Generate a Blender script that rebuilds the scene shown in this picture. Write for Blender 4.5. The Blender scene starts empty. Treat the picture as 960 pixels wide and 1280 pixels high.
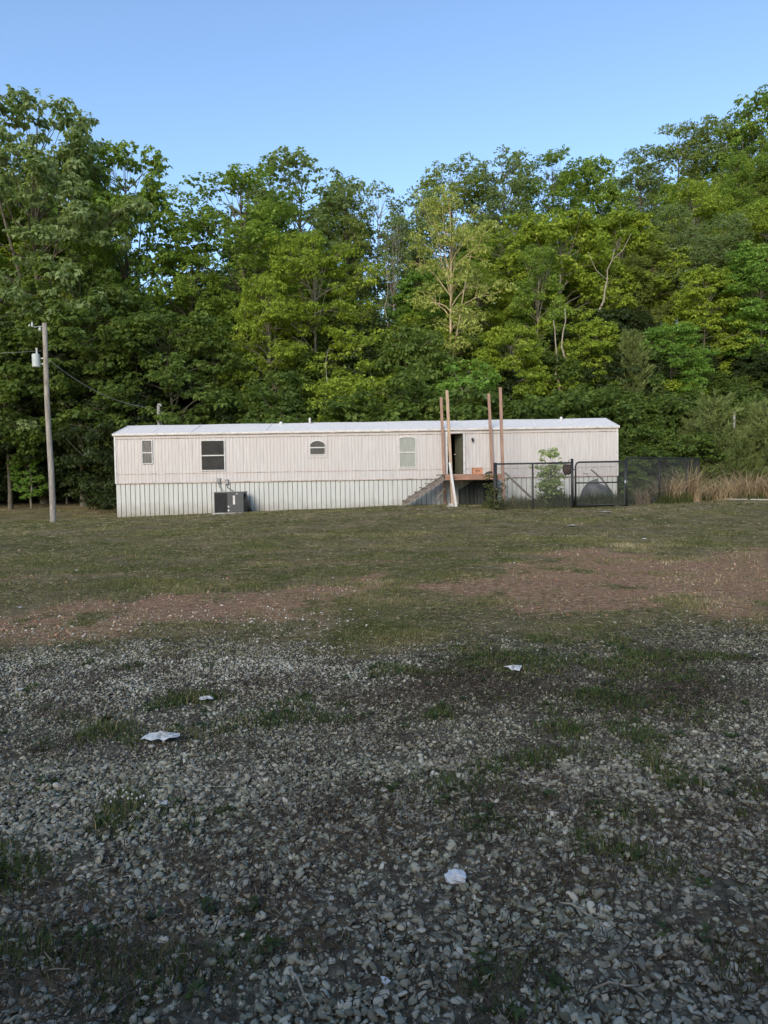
import bpy, bmesh, math, random
import numpy as np
from mathutils import Vector, Matrix

random.seed(7)
rng = np.random.default_rng(11)
R = math.radians
col = bpy.context.scene.collection
scene = bpy.context.scene

# ------------------------------------------------------------------ camera model
F = 924.0; PITCH = R(2.23); ROLL = R(0.92); EYE = 1.6
fw = Vector((0, math.cos(PITCH), -math.sin(PITCH)))
up0 = Vector((0, math.sin(PITCH), math.cos(PITCH)))
rt0 = Vector((1, 0, 0))
rt = rt0 * math.cos(ROLL) - up0 * math.sin(ROLL)
up = rt0 * math.sin(ROLL) + up0 * math.cos(ROLL)
CAM = Vector((0, 0, EYE))

def at(px, py, Y):
    d = fw + rt * ((px - 480) / F) + up * ((640 - py) / F)
    return CAM + d * (Y / d.y)

cam_d = bpy.data.cameras.new('camera'); cam = bpy.data.objects.new('camera', cam_d); col.objects.link(cam)
cam_d.sensor_fit = 'VERTICAL'; cam_d.sensor_height = 24; cam_d.lens = 24 * F / 1280
cam_d.clip_start = 0.05; cam_d.clip_end = 3000
m = Matrix((rt, up, -fw)).transposed().to_4x4(); m.translation = CAM
cam.matrix_world = m
scene.camera = cam

# ------------------------------------------------------------------ noise
def _hash(ix, iy, s):
    n = (ix.astype(np.int64) * 374761393 + iy.astype(np.int64) * 668265263 + s * 982451653) & 0x7fffffff
    n = ((n ^ (n >> 13)) * 1274126177) & 0x7fffffff
    return ((n ^ (n >> 16)) & 0xffff) / 65535.0
def vnoise(x, y, s=0):
    x = np.asarray(x, float); y = np.asarray(y, float)
    ix = np.floor(x); iy = np.floor(y); fx = x - ix; fy = y - iy
    fx = fx * fx * (3 - 2 * fx); fy = fy * fy * (3 - 2 * fy)
    a = _hash(ix, iy, s); b = _hash(ix + 1, iy, s); c = _hash(ix, iy + 1, s); d = _hash(ix + 1, iy + 1, s)
    return (a * (1 - fx) + b * fx) * (1 - fy) + (c * (1 - fx) + d * fx) * fy
def fbm(x, y, s=0, o=4):
    t = 0; a = .5; k = 1.0; w = 0
    for i in range(o):
        t = t + a * vnoise(np.asarray(x) * k + 17.3 * i, np.asarray(y) * k - 9.1 * i, s + i); w += a; a *= .5; k *= 2.03
    return t / w
def sst(a, b, x):
    t = np.clip((np.asarray(x, float) - a) / (b - a), 0, 1); return t * t * (3 - 2 * t)

# ------------------------------------------------------------------ ground height
def gz(x, y):
    x = np.asarray(x, float); y = np.asarray(y, float)
    A = np.interp(x, [-30, -16, -12.6, 0.5, 12, 30], [.05, .08, .18, .53, .55, .6])
    z = A * sst(18, 34, y)
    sl = np.interp(x, [-40, -20, -9, 0, 12, 30, 80], [.06, .08, .12, .30, .48, .55, .6])
    y0 = np.interp(x, [-20, -10, 0, 12, 17, 22], [37, 40, 41, 40, 38, 37.5])
    d = np.maximum(0, y - y0)
    d = np.where(d < 5, d * d / 10, d - 2.5)
    d = 50 * (1 - np.exp(-d / 50)) * 1.1
    z = z + sl * d + (fbm(x * .12, y * .12, 5) - .5) * .9 * sst(42, 60, y)
    z = z + (fbm(x * .5, y * .5, 3) - .5) * .10 * sst(3, 12, y) + (fbm(x * 1.4, y * 1.4, 8) - .5) * .035
    return z
def gz1(x, y): return float(gz(np.array([x]), np.array([y]))[0])
def G(px, py):
    d = fw + rt * ((px - 480) / F) + up * ((640 - py) / F)
    lo, hi = 1.0, 80.0; t = 2.0
    while t < 90:
        p = CAM + d * t
        if p.z < gz1(p.x, p.y): break
        t *= 1.03
    lo, hi = t / 1.03, t
    for _ in range(18):
        mid = (lo + hi) / 2; p = CAM + d * mid
        if p.z < gz1(p.x, p.y): hi = mid
        else: lo = mid
    p = CAM + d * hi
    return p

# ------------------------------------------------------------------ mesh helpers
class MB:
    def __init__(s): s.v = []; s.f = []; s.n = 0
    def add(s, vs, fs):
        b = s.n; s.v.extend([tuple(v) for v in vs]); s.f.extend([tuple(i + b for i in f) for f in fs]); s.n += len(vs); return s
    def box(s, x0, x1, y0, y1, z0, z1):
        vs = [(x0,y0,z0),(x1,y0,z0),(x1,y1,z0),(x0,y1,z0),(x0,y0,z1),(x1,y0,z1),(x1,y1,z1),(x0,y1,z1)]
        return s.add(vs, [(0,3,2,1),(4,5,6,7),(0,1,5,4),(1,2,6,5),(2,3,7,6),(3,0,4,7)])
    def beam(s, a, b, w, h=None, upv=Vector((0,0,1))):
        h = h or w; a = Vector(a); b = Vector(b); d = (b - a).normalized()
        if abs(d.dot(upv)) > .98: upv = Vector((0,1,0))
        sx = d.cross(upv).normalized() * (w / 2); sz = sx.cross(d).normalized() * (h / 2)
        vs = [a - sx - sz, a + sx - sz, a + sx + sz, a - sx + sz, b - sx - sz, b + sx - sz, b + sx + sz, b - sx + sz]
        return s.add(vs, [(0,1,2,3),(7,6,5,4),(0,4,5,1),(1,5,6,2),(2,6,7,3),(3,7,4,0)])
    def tube(s, pts, rad, sides=8, cap=True):
        pts = [Vector(p) for p in pts]
        if not hasattr(rad, '__len__'): rad = [rad] * len(pts)
        ref = Vector((0.31, 0.95, 0.11)); vs = []; fs = []
        for i, p in enumerate(pts):
            d = (pts[min(i + 1, len(pts) - 1)] - pts[max(i - 1, 0)]).normalized()
            if abs(d.dot(ref)) > .95: r2 = Vector((1, 0, 0))
            else: r2 = ref
            a = d.cross(r2).normalized(); b = d.cross(a)
            for k in range(sides):
                t = 2 * math.pi * k / sides
                vs.append(p + (a * math.cos(t) + b * math.sin(t)) * rad[i])
        for i in range(len(pts) - 1):
            for k in range(sides):
                k2 = (k + 1) % sides
                fs.append((i*sides+k, i*sides+k2, (i+1)*sides+k2, (i+1)*sides+k))
        if cap:
            fs.append(tuple(range(sides))[::-1]); fs.append(tuple((len(pts)-1)*sides + k for k in range(sides)))
        return s.add(vs, fs)
    def build(s, name, mat, parent=None, smooth=False, bevel=0):
        me = bpy.data.meshes.new(name); me.from_pydata(s.v, [], s.f); me.update()
        if smooth: me.polygons.foreach_set('use_smooth', [True] * len(me.polygons))
        o = bpy.data.objects.new(name, me); me.materials.append(mat); col.objects.link(o)
        if parent: o.parent = parent
        if bevel:
            b = o.modifiers.new('bevel', 'BEVEL'); b.width = bevel; b.segments = 2; b.limit_method = 'ANGLE'
        return o

def np_mesh(name, V, FC, mat, parent=None, smooth=False, attrs=None, link=True):
    """V (n,3); FC (m,k)"""
    me = bpy.data.meshes.new(name)
    k = FC.shape[1]; mcount = FC.shape[0]
    me.vertices.add(len(V)); me.vertices.foreach_set('co', V.astype(np.float32).ravel())
    me.loops.add(mcount * k); me.loops.foreach_set('vertex_index', FC.astype(np.int32).ravel())
    me.polygons.add(mcount); me.polygons.foreach_set('loop_start', np.arange(0, mcount * k, k, dtype=np.int32))
    me.polygons.foreach_set('loop_total', np.full(mcount, k, dtype=np.int32))
    if smooth: me.polygons.foreach_set('use_smooth', np.ones(mcount, dtype=bool))
    me.update(calc_edges=True)
    for an, arr in (attrs or {}).items():
        if arr.ndim == 1:
            a = me.attributes.new(an, 'FLOAT', 'POINT'); a.data.foreach_set('value', arr.astype(np.float32))
        else:
            a = me.attributes.new(an, 'FLOAT_VECTOR', 'POINT'); a.data.foreach_set('vector', arr.astype(np.float32).ravel())
    me.materials.append(mat)
    o = bpy.data.objects.new(name, me)
    if link: col.objects.link(o)
    if parent: o.parent = parent
    return o

def tag(o, label=None, cat=None, group=None, kind=None):
    if label: o['label'] = label
    if cat: o['category'] = cat
    if group: o['group'] = group
    if kind: o['kind'] = kind
    return o
def empty(name, loc=(0, 0, 0), rz=0):
    o = bpy.data.objects.new(name, None); o.location = loc; o.rotation_euler = (0, 0, rz); o.empty_display_size = .3
    col.objects.link(o); return o
def copy_tree(o, parent=None):
    c = o.copy(); col.objects.link(c)
    if parent: c.parent = parent
    for ch in list(o.children): copy_tree(ch, c)
    return c

# ------------------------------------------------------------------ materials
class NT:
    def __init__(s, name):
        s.m = bpy.data.materials.new(name); s.m.use_nodes = True; s.t = s.m.node_tree; s.t.nodes.clear()
        s.out = s.n('ShaderNodeOutputMaterial')
    def n(s, t, **k):
        nd = s.t.nodes.new(t)
        for a, b in k.items(): setattr(nd, a, b)
        return nd
    def l(s, a, b): s.t.links.new(a, b)
    def val(s, sock, v):
        if isinstance(v, bpy.types.NodeSocket): s.l(v, sock)
        elif isinstance(v, (tuple, list)) and len(v) == 3 and sock.type == 'RGBA': sock.default_value = (*v, 1)
        else: sock.default_value = v
    def noise(s, scale, vec=None, detail=4, rough=.55, dist=0):
        nd = s.n('ShaderNodeTexNoise'); nd.inputs['Scale'].default_value = scale; nd.inputs['Detail'].default_value = detail
        nd.inputs['Roughness'].default_value = rough; nd.inputs['Distortion'].default_value = dist
        if vec is not None: s.l(vec, nd.inputs['Vector'])
        return nd.outputs['Fac']
    def coords(s, kind='Object', scale=None):
        c = s.n('ShaderNodeTexCoord').outputs[kind]
        if scale:
            mp = s.n('ShaderNodeMapping'); mp.inputs['Scale'].default_value = scale; s.l(c, mp.inputs['Vector']); return mp.outputs[0]
        return c
    def geo(s, scale=None):
        c = s.n('ShaderNodeNewGeometry').outputs['Position']
        if scale:
            mp = s.n('ShaderNodeMapping'); mp.inputs['Scale'].default_value = scale; s.l(c, mp.inputs['Vector']); return mp.outputs[0]
        return c
    def attr(s, name, out='Fac'):
        a = s.n('ShaderNodeAttribute'); a.attribute_name = name; return a.outputs[out]
    def ramp(s, fac, stops):
        r = s.n('ShaderNodeValToRGB'); e = r.color_ramp.elements
        while len(e) < len(stops): e.new(.5)
        for i, (p, c) in enumerate(stops):
            e[i].position = p; e[i].color = (*c, 1) if hasattr(c, '__len__') else (c, c, c, 1)
        s.l(fac, r.inputs[0]); return r.outputs[0]
    def mix(s, fac, a, b, mode='MIX'):
        x = s.n('ShaderNodeMix', data_type='RGBA', blend_type=mode)
        s.val(x.inputs[0], fac); s.val(x.inputs[6], a); s.val(x.inputs[7], b); return x.outputs[2]
    def math(s, op, a, b=0.0, c=None):
        x = s.n('ShaderNodeMath', operation=op); s.val(x.inputs[0], a); s.val(x.inputs[1], b)
        if c is not None: s.val(x.inputs[2], c)
        return x.outputs[0]
    def bump(s, h, strength=.3, dist=.02):
        b = s.n('ShaderNodeBump'); b.inputs['Strength'].default_value = strength; b.inputs['Distance'].default_value = dist
        s.l(h, b.inputs['Height']); return b.outputs[0]
    def bsdf(s, color, rough=.7, spec=.3, metal=0, normal=None):
        p = s.n('ShaderNodeBsdfPrincipled'); s.val(p.inputs['Base Color'], color); s.val(p.inputs['Roughness'], rough)
        p.inputs['Specular IOR Level'].default_value = spec; p.inputs['Metallic'].default_value = metal
        if normal is not None: s.l(normal, p.inputs['Normal'])
        s.l(p.outputs[0], s.out.inputs[0]); return p

def simple(name, c, rough=.7, spec=.3, metal=0, var=.25, scale=8, bump=.0, stretch=None, dark=None):
    t = NT(name); vec = t.coords('Object', stretch)
    n = t.noise(scale, vec, 5, .6)
    d = dark or tuple(x * (1 - var) for x in c); b = tuple(min(1, x * (1 + var * .6)) for x in c)
    cc = t.ramp(n, [(.3, d), (.7, b)])
    t.bsdf(cc, rough, spec, metal, t.bump(n, bump, .01) if bump else None)
    return t.m

def leaf_mat(name, dark, mid, light, trans=.46, rough=.6):
    t = NT(name)
    lv = t.attr('lv'); oi = t.n('ShaderNodeObjectInfo').outputs['Random']
    ns = t.noise(.35, t.geo(), 3, .6)
    f = t.math('ADD', t.math('MULTIPLY', lv, .62), t.math('MULTIPLY', ns, .55))
    f = t.math('ADD', f, t.math('MULTIPLY', t.math('SUBTRACT', oi, .5), .10))
    c = t.ramp(f, [(.18, dark), (.55, mid), (.92, light)])
    p = t.n('ShaderNodeBsdfPrincipled'); t.l(c, p.inputs['Base Color']); p.inputs['Roughness'].default_value = rough
    p.inputs['Specular IOR Level'].default_value = .28
    tr = t.n('ShaderNodeBsdfTranslucent'); t.l(t.mix(.5, c, (.40, .50, .06), 'MIX'), tr.inputs[0])
    mx = t.n('ShaderNodeMixShader'); mx.inputs[0].default_value = trans
    t.l(p.outputs[0], mx.inputs[1]); t.l(tr.outputs[0], mx.inputs[2]); t.l(mx.outputs[0], t.out.inputs[0])
    return t.m
M = {}
M['leaf_blue']   = leaf_mat('leaf_dull_green', (.105, .150, .055), (.200, .265, .105), (.330, .400, .185))
M['leaf_mid']    = leaf_mat('leaf_mid_green', (.095, .155, .026), (.200, .300, .048), (.340, .440, .085))
M['leaf_yel']    = leaf_mat('leaf_yellow_green', (.130, .185, .022), (.275, .360, .040), (.430, .500, .075))
M['leaf_olive']  = leaf_mat('leaf_olive', (.110, .140, .034), (.205, .255, .060), (.320, .370, .105))
M['leaf_gold']   = leaf_mat('leaf_golden', (.240, .270, .060), (.430, .470, .120), (.600, .620, .210))
M['leaf_fresh']  = leaf_mat('leaf_fresh_green', (.080, .165, .028), (.165, .300, .048), (.280, .440, .088))
M['leaf_pine']   = leaf_mat('pine_needle', (.075, .100, .028), (.150, .185, .055), (.270, .310, .105), .2)
M['leaf_shrub']  = leaf_mat('leaf_shrub_green', (.036, .066, .015), (.090, .138, .027), (.185, .245, .052), .38)
M['leaf_dark']   = leaf_mat('leaf_shade_green', (.012, .022, .007), (.028, .045, .014), (.055, .085, .026), .2)  # canopy shade put into the leaf colour; also colours the gravel weeds
M['weed']        = leaf_mat('weed_leaf', (.16, .21, .06), (.30, .37, .13), (.50, .56, .30), .3)

def bark(name, c1, c2):
    t = NT(name); v = t.coords('Object', (5, 5, .8)); n = t.noise(3, v, 6, .65)
    t.bsdf(t.ramp(n, [(.3, c1), (.7, c2)]), .9, .15, 0, t.bump(n, .6, .03)); return t.m
M['bark'] = bark('bark_grey', (.045, .038, .028), (.15, .13, .10))
M['bark_pale'] = bark('bark_pale', (.14, .12, .09), (.34, .30, .24))
M['bark_tan'] = bark('bark_tan', (.26, .20, .11), (.50, .40, .25))

# ------------------------------------------------------------------ world and sun
SUN_EL = R(27); SUN_AZ_FROM_Y = R(200)      # light comes from behind the viewer, a little to the left
w = bpy.data.worlds.new('World'); scene.world = w; w.use_nodes = True
wt = w.node_tree; bg = wt.nodes['Background']
sky = wt.nodes.new('ShaderNodeTexSky'); sky.sky_type = 'NISHITA'; sky.sun_disc = False
sky.sun_elevation = SUN_EL; sky.sun_rotation = SUN_AZ_FROM_Y
sky.altitude = 300; sky.air_density = 1.0; sky.dust_density = .3; sky.ozone_density = 2.0
hs = wt.nodes.new('ShaderNodeHueSaturation'); hs.inputs['Saturation'].default_value = 1.02; hs.inputs['Value'].default_value = 2.08
wt.links.new(sky.outputs[0], hs.inputs['Color']); wt.links.new(hs.outputs[0], bg.inputs[0])
bg.inputs[1].default_value = .14
sd = bpy.data.lights.new('sun', 'SUN'); so = bpy.data.objects.new('sun', sd); col.objects.link(so)
sd.energy = 3.7; sd.angle = R(28); sd.color = (1, .87, .70)
sdir = Vector((math.sin(SUN_AZ_FROM_Y) * math.cos(SUN_EL), math.cos(SUN_AZ_FROM_Y) * math.cos(SUN_EL), math.sin(SUN_EL)))
so.rotation_euler = sdir.to_track_quat('Z', 'Y').to_euler()
so.location = sdir * 50 + Vector((0, 0, 20))

# ------------------------------------------------------------------ ground masks
def poly_world(pts): return np.array([(G(px, py).x, G(px, py).y) for px, py in pts])
def inside_dist(P, x, y):
    """signed distance, positive inside, P (n,2)"""
    n = len(P); dmin = np.full(x.shape, 1e9); ins = np.zeros(x.shape, bool)
    for i in range(n):
        ax, ay = P[i]; bx, by = P[(i + 1) % n]
        ex, ey = bx - ax, by - ay
        t = np.clip(((x - ax) * ex + (y - ay) * ey) / (ex * ex + ey * ey + 1e-9), 0, 1)
        dmin = np.minimum(dmin, np.hypot(x - ax - t * ex, y - ay - t * ey))
        c = ((ay > y) != (by > y)) & (x < (bx - ax) * (y - ay) / (by - ay + 1e-12) + ax)
        ins ^= c
    return np.where(ins, dmin, -dmin)
DIRT_L = poly_world([(-300, 770), (0, 768), (120, 745), (220, 736), (330, 738), (420, 720), (490, 710), (525, 716), (505, 735), (450, 752), (430, 776), (380, 792), (320, 790), (270, 772), (200, 792), (90, 808), (0, 808), (-300, 810)])
DIRT_R = poly_world([(560, 722), (600, 708), (650, 700), (720, 690), (780, 684), (830, 700), (900, 688), (960, 684), (1300, 690), (1300, 770), (960, 762), (900, 772), (850, 752), (760, 758), (700, 764), (630, 750), (580, 742)])
GRAV = np.array([(-14, 7.35), (-3.8, 7.30), (-1.8, 7.45), (-1.0, 7.2), (-.3, 6.6), (.2, 6.9), (.6, 7.2), (1.3, 7.4), (2.0, 6.9), (2.5, 7.4), (3.1, 7.9), (4.2, 7.6), (14, 7.6), (14, -12), (-14, -12)])
# patches: px, py, radius x px, radius y px, strength (green vegetation growing in the gravel)
PATCH = [(160, 1010, 40, 20, 1.1), (10, 1085, 60, 32, 1.), (50, 1200, 130, 60, .9), (200, 1240, 140, 50, .9), (350, 1092, 45, 18, .6),
         (560, 990, 40, 14, .5), (620, 1035, 60, 22, .8), (770, 1075, 70, 26, 1.1), (695, 925, 40, 15, 1.1), (375, 905, 60, 13, .7), (255, 882, 55, 12, .8),
         (140, 925, 50, 16, .8), (50, 935, 55, 14, .5), (840, 970, 40, 16, .8), (945, 985, 26, 22, .9), (780, 880, 120, 22, .8), (870, 900, 90, 20, .7),
         (640, 830, 110, 22, .75), (640, 880, 90, 14, .5), (540, 895, 60, 12, .5), (780, 830, 110, 20, .8), (560, 1240, 100, 34, .35), (810, 1190, 110, 34, .4),
         (920, 1130, 80, 40, .5), (300, 1140, 60, 22, .5), (370, 1190, 60, 26, .6), (120, 1110, 70, 22, .35), (700, 1130, 70, 20, .45), (660, 960, 50, 12, .5),
         (800, 930, 40, 10, .4), (730, 800, 60, 12, .7), (600, 800, 60, 8, .5), (580, 1100, 30, 14, .3), (70, 965, 60, 14, .4), (440, 960, 40, 10, .3)]
SOILP = [(430, 1015, 90, 24, .9), (240, 1060, 90, 26, .9), (290, 1130, 110, 34, .9), (420, 1060, 70, 18, .5), (720, 1010, 110, 26, .8), (860, 1020, 110, 30, .7), (640, 1120, 100, 30, .6),
         (300, 1180, 120, 40, .8), (540, 1160, 60, 26, .5), (900, 1200, 90, 60, .7), (620, 870, 160, 26, .7), (860, 860, 120, 24, .7), (60, 1130, 120, 40, .7), (120, 1200, 150, 60, .8), (480, 930, 80, 12, .4), (560, 1250, 200, 40, .5), (350,860,120,14,.5), (40,900,60,10,.4)]
def to_w(lst):
    o = []
    for px, py, rx, ry, s in lst:
        c = G(px, py); e = G(px + rx, py); f = G(px, max(py - ry, 660))
        o.append((c.x, c.y, abs(e.x - c.x), abs(f.y - c.y), s))
    return o
PW = to_w(PATCH); SW = to_w(SOILP)
def masks(x, y):
    x = np.asarray(x, float); y = np.asarray(y, float)
    wob = (fbm(x * 1.1, y * 1.1, 21) - .5)
    wx = x + wob * .5; wy = y + (fbm(x * 1.3 + 5, y * 1.3, 31) - .5) * .6
    g = sst(-.62, .42, inside_dist(GRAV, wx, wy) + (fbm(x * 4.5, y * 4.5, 91, 4) - .5) * .9)
    dirt = np.maximum(sst(-.7, 1.3, inside_dist(DIRT_L, wx, wy)), sst(-1.6, 1.8, inside_dist(DIRT_R, x + wob * 1.6, y + wob * 2)))
    n2 = fbm(x * 1.7, y * 1.2, 41, 5)
    n5 = fbm(x * 5, y * 2.6, 47, 4)
    n6 = fbm(x * .55, y * 1.1, 49, 5)
    dirt = np.clip(dirt * sst(.43, .60, n2 * .36 + n5 * .24 + n6 * .40 + dirt * .12) + .8 * sst(.60, .72, fbm(x * .45, y * .8, 43)) * (1 - g) * sst(30, 14, y) * .6, 0, 1)
    veg = np.zeros_like(x); soil = np.zeros_like(x)
    for cx, cy, rx, ry, s in PW:
        veg = np.maximum(veg, s * np.exp(-(((wx - cx) / rx) ** 2 + ((wy - cy) / ry) ** 2) * .9))
    for cx, cy, rx, ry, s in SW:
        soil = np.maximum(soil, s * np.exp(-(((wx - cx) / rx) ** 2 + ((wy - cy) / ry) ** 2) * .8))
    n3 = fbm(x * 2.6, y * 2.6, 51, 5)
    veg = np.clip(veg * .95 * sst(.25, .55, n3 + veg * .22) + .5 * sst(.58, .74, n3), 0, 1)
    soil = np.clip(soil * sst(.25, .55, fbm(x * 3, y * 3, 61, 5) + soil * .2) + .35 * sst(.5, .7, fbm(x * 2, y * 2, 66)), 0, 1)
    return g, dirt, veg, soil

# ------------------------------------------------------------------ ground sheet
ys = [-40, -30, -20, -12, -7, -4, -2, -1]
yv = 0.0
while yv < 60: ys.append(yv); yv += max(.045, .0115 * yv)
while yv < 160: ys.append(yv); yv += 1.6
while yv < 900: ys.append(yv); yv *= 1.12
ys = np.array(ys); NC = 300
s = np.linspace(-1, 1, NC); s = np.sign(s) * np.abs(s) ** 1.35
W_ = 5.5 + .95 * np.maximum(ys, 0) + .6 * np.maximum(-ys, 0)
X = s[None, :] * W_[:, None]; Y = np.repeat(ys[:, None], NC, 1)
Xf, Yf = X.ravel(), Y.ravel(); Zf = gz(Xf, Yf)
g, dirt, veg, soil = masks(Xf, Yf)
Zf = Zf + g * (fbm(Xf * 6, Yf * 6, 71) - .5) * .03
idx = np.arange(len(ys) * NC).reshape(len(ys), NC)
FC = np.stack([idx[:-1, :-1].ravel(), idx[:-1, 1:].ravel(), idx[1:, 1:].ravel(), idx[1:, :-1].ravel()], 1)

t = NT('ground_soil')
P = t.geo(); g_ = t.attr('grav'); d_ = t.attr('dirt'); v_ = t.attr('veg'); s_ = t.attr('soil'); fo = t.attr('forest')
n1 = t.noise(1.1, P, 6, .62); n2 = t.noise(9, P, 6, .65); n3 = t.noise(45, P, 5, .7); n4 = t.noise(.35, P, 3, .5)
vor = t.n('ShaderNodeTexVoronoi'); vor.inputs['Scale'].default_value = 26; t.l(P, vor.inputs['Vector'])
grass = t.ramp(t.math('ADD', t.math('MULTIPLY', n2, .55), t.math('MULTIPLY', n3, .45)), [(.32, (.055, .050, .022)), (.48, (.125, .110, .050)), (.60, (.21, .175, .092)), (.72, (.34, .28, .17))])
grass = t.mix(t.ramp(t.math('ADD', t.math('MULTIPLY', n1, .6), t.math('MULTIPLY', n2, .4)), [(.44, 0.0), (.56, .85)]), grass, t.mix(n3, (.16, .125, .075), (.36, .28, .175)))
red = t.ramp(t.math('ADD', t.math('MULTIPLY', n2, .5), t.math('MULTIPLY', n3, .5)), [(.36, (.15, .086, .050)), (.5, (.34, .208, .128)), (.64, (.52, .360, .245))])
soilc = t.ramp(t.math('ADD', t.math('MULTIPLY', n2, .4), t.math('MULTIPLY', n3, .6)), [(.3, (.075, .058, .034)), (.5, (.19, .150, .095)), (.66, (.34, .28, .19))])
gravc = t.ramp(t.math('MULTIPLY', vor.outputs['Distance'], 1.0), [(.0, (.26, .26, .21)), (.4, (.16, .16, .125)), (.8, (.05, .046, .035))])
fd = t.math('ADD', d_, t.math('MULTIPLY', t.math('SUBTRACT', n2, .5), .9))
c = t.mix(t.ramp(fd, [(.32, 0.0), (.62, 1.0)]), grass, red)
fg = t.math('ADD', g_, t.math('MULTIPLY', t.math('SUBTRACT', n2, .5), .6))
gc = t.mix(t.ramp(s_, [(.1, .25), (.7, 1.0)]), gravc, soilc)
c = t.mix(t.ramp(fg, [(.35, 0.0), (.6, 1.0)]), c, gc)
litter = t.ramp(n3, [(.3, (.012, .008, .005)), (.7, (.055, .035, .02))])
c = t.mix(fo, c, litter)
t.bsdf(c, .95, .05, 0, t.bump(t.math('ADD', n3, t.math('MULTIPLY', n2, 2.0)), 1.0, .06))
M['ground'] = t.m
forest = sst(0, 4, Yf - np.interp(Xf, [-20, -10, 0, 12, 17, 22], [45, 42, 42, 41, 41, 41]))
go = np_mesh('ground', np.stack([Xf, Yf, Zf], 1), FC, M['ground'], None, True, {'grav': g, 'dirt': dirt, 'veg': veg, 'soil': soil, 'forest': forest})
tag(go, kind='structure')

# ------------------------------------------------------------------ gravel stones
def stone_protos(sub, n):
    out = []
    for i in range(n):
        bm = bmesh.new(); bmesh.ops.create_icosphere(bm, subdivisions=sub, radius=1)
        V = np.array([v.co[:] for v in bm.verts]); Fq = np.array([[v.index for v in f.verts] for f in bm.faces]); bm.free()
        r = np.random.default_rng(100 + i + sub * 50)
        for _ in range(9):
            nn = r.normal(size=3); nn /= np.linalg.norm(nn); d = r.uniform(.45, .8)
            k = np.maximum(0, V @ nn - d); V = V - k[:, None] * nn
        V = V * np.array([1, r.uniform(.55, .9), r.uniform(.32, .6)]) + r.normal(size=V.shape) * (.02 if sub > 1 else .05)
        out.append((V, Fq))
    return out
def rand_rot(n, r, tilt=.45):
    a = r.uniform(0, 2 * np.pi, n); b = r.normal(0, tilt, n); c_ = r.normal(0, tilt, n)
    ca, sa, cb, sb, cc, sc = np.cos(a), np.sin(a), np.cos(b), np.sin(b), np.cos(c_), np.sin(c_)
    Rz = np.zeros((n, 3, 3)); Rz[:, 0, 0] = ca; Rz[:, 0, 1] = -sa; Rz[:, 1, 0] = sa; Rz[:, 1, 1] = ca; Rz[:, 2, 2] = 1
    Rx = np.zeros((n, 3, 3)); Rx[:, 0, 0] = 1; Rx[:, 1, 1] = cb; Rx[:, 1, 2] = -sb; Rx[:, 2, 1] = sb; Rx[:, 2, 2] = cb
    Ry = np.zeros((n, 3, 3)); Ry[:, 1, 1] = 1; Ry[:, 0, 0] = cc; Ry[:, 0, 2] = sc; Ry[:, 2, 0] = -sc; Ry[:, 2, 2] = cc
    return Rx @ Ry @ Rz
def scatter_stones(xs, ysn, size, protos, r):
    n = len(xs); zs = gz(xs, ysn); which = r.integers(0, len(protos), n)
    RR = rand_rot(n, r); VV = []; FF = []; CC = []; b = 0
    for k, (V, Fq) in enumerate(protos):
        ii = np.where(which == k)[0]
        if not len(ii): continue
        vv = np.einsum('nij,vj->nvi', RR[ii], V) * size[ii][:, None, None]
        vv[:, :, 0] += xs[ii][:, None]; vv[:, :, 1] += ysn[ii][:, None]
        vv[:, :, 2] += (zs[ii] + size[ii] * r.uniform(-.15, .50, len(ii)))[:, None]
        VV.append(vv.reshape(-1, 3)); m_ = len(V); dust = .55 * sst(5.0, 6.1, ysn[ii]) * sst(1.2, -.8, xs[ii])
        FF.append((Fq[None] + (np.arange(len(ii)) * m_)[:, None, None]).reshape(-1, 3) + b); b += len(ii) * m_
        CC.append(np.repeat(np.clip(r.uniform(0, 1, len(ii)) * (1 - .5 * dust) + dust, 0, 1), m_))
    return np.concatenate(VV), np.concatenate(FF), np.concatenate(CC)
def accept(x, y, r):
    g, di, ve, so_ = masks(x, y)
    cov = np.maximum(g ** 1.6 * (1 - .62 * ve) * (1 - .36 * so_), .015 + .05 * sst(.1, 0, g) * sst(9.5, 7, y))
    thin = sst(4.8, 6.0, y) * sst(-.8, .8, x) * .40
    return r.uniform(0, 1, len(x)) < np.clip(cov * (1 - thin), 0, 1)
r = np.random.default_rng(5)
def samp(n, y0, y1, mar=1.0):
    y = np.sqrt(r.uniform(y0 ** 2, y1 ** 2, n)); x = r.uniform(-1, 1, n) * (y * .54 + mar); return x, y
def stone_size(n, lo=.006, hi=.030, md=.0142): return np.exp(r.normal(math.log(md), .36, n)).clip(lo, hi)
P80 = stone_protos(2, 14); P20 = stone_protos(1, 10)
x1, y1 = samp(42000, 1.0, 4.2); k = accept(x1, y1, r); x1, y1 = x1[k], y1[k]
x2, y2 = samp(135000, 4.2, 9.4); k = accept(x2, y2, r); x2, y2 = x2[k], y2[k]
x3, y3 = samp(60000, 1.0, 5.2, .6); g3 = masks(x3, y3)[0]; k = r.uniform(0, 1, len(x3)) < g3 * .9; x3, y3 = x3[k], y3[k]
V3, F3, C3 = scatter_stones(x3, y3, r.uniform(.0035, .0085, len(x3)), P20[:4], r)
V1, F1, C1 = scatter_stones(x1, y1, stone_size(len(x1)), P80, r)
V2, F2, C2 = scatter_stones(x2, y2, stone_size(len(x2), md=.0125), P20, r)
t = NT('gravel_stone'); cv = t.attr('lv'); nn = t.noise(30, t.geo(), 4, .6)
cc = t.ramp(cv, [(0, (.13, .132, .098)), (.35, (.225, .228, .170)), (.7, (.315, .318, .245)), (.93, (.42, .415, .325)), (1, (.55, .54, .46))])
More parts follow.
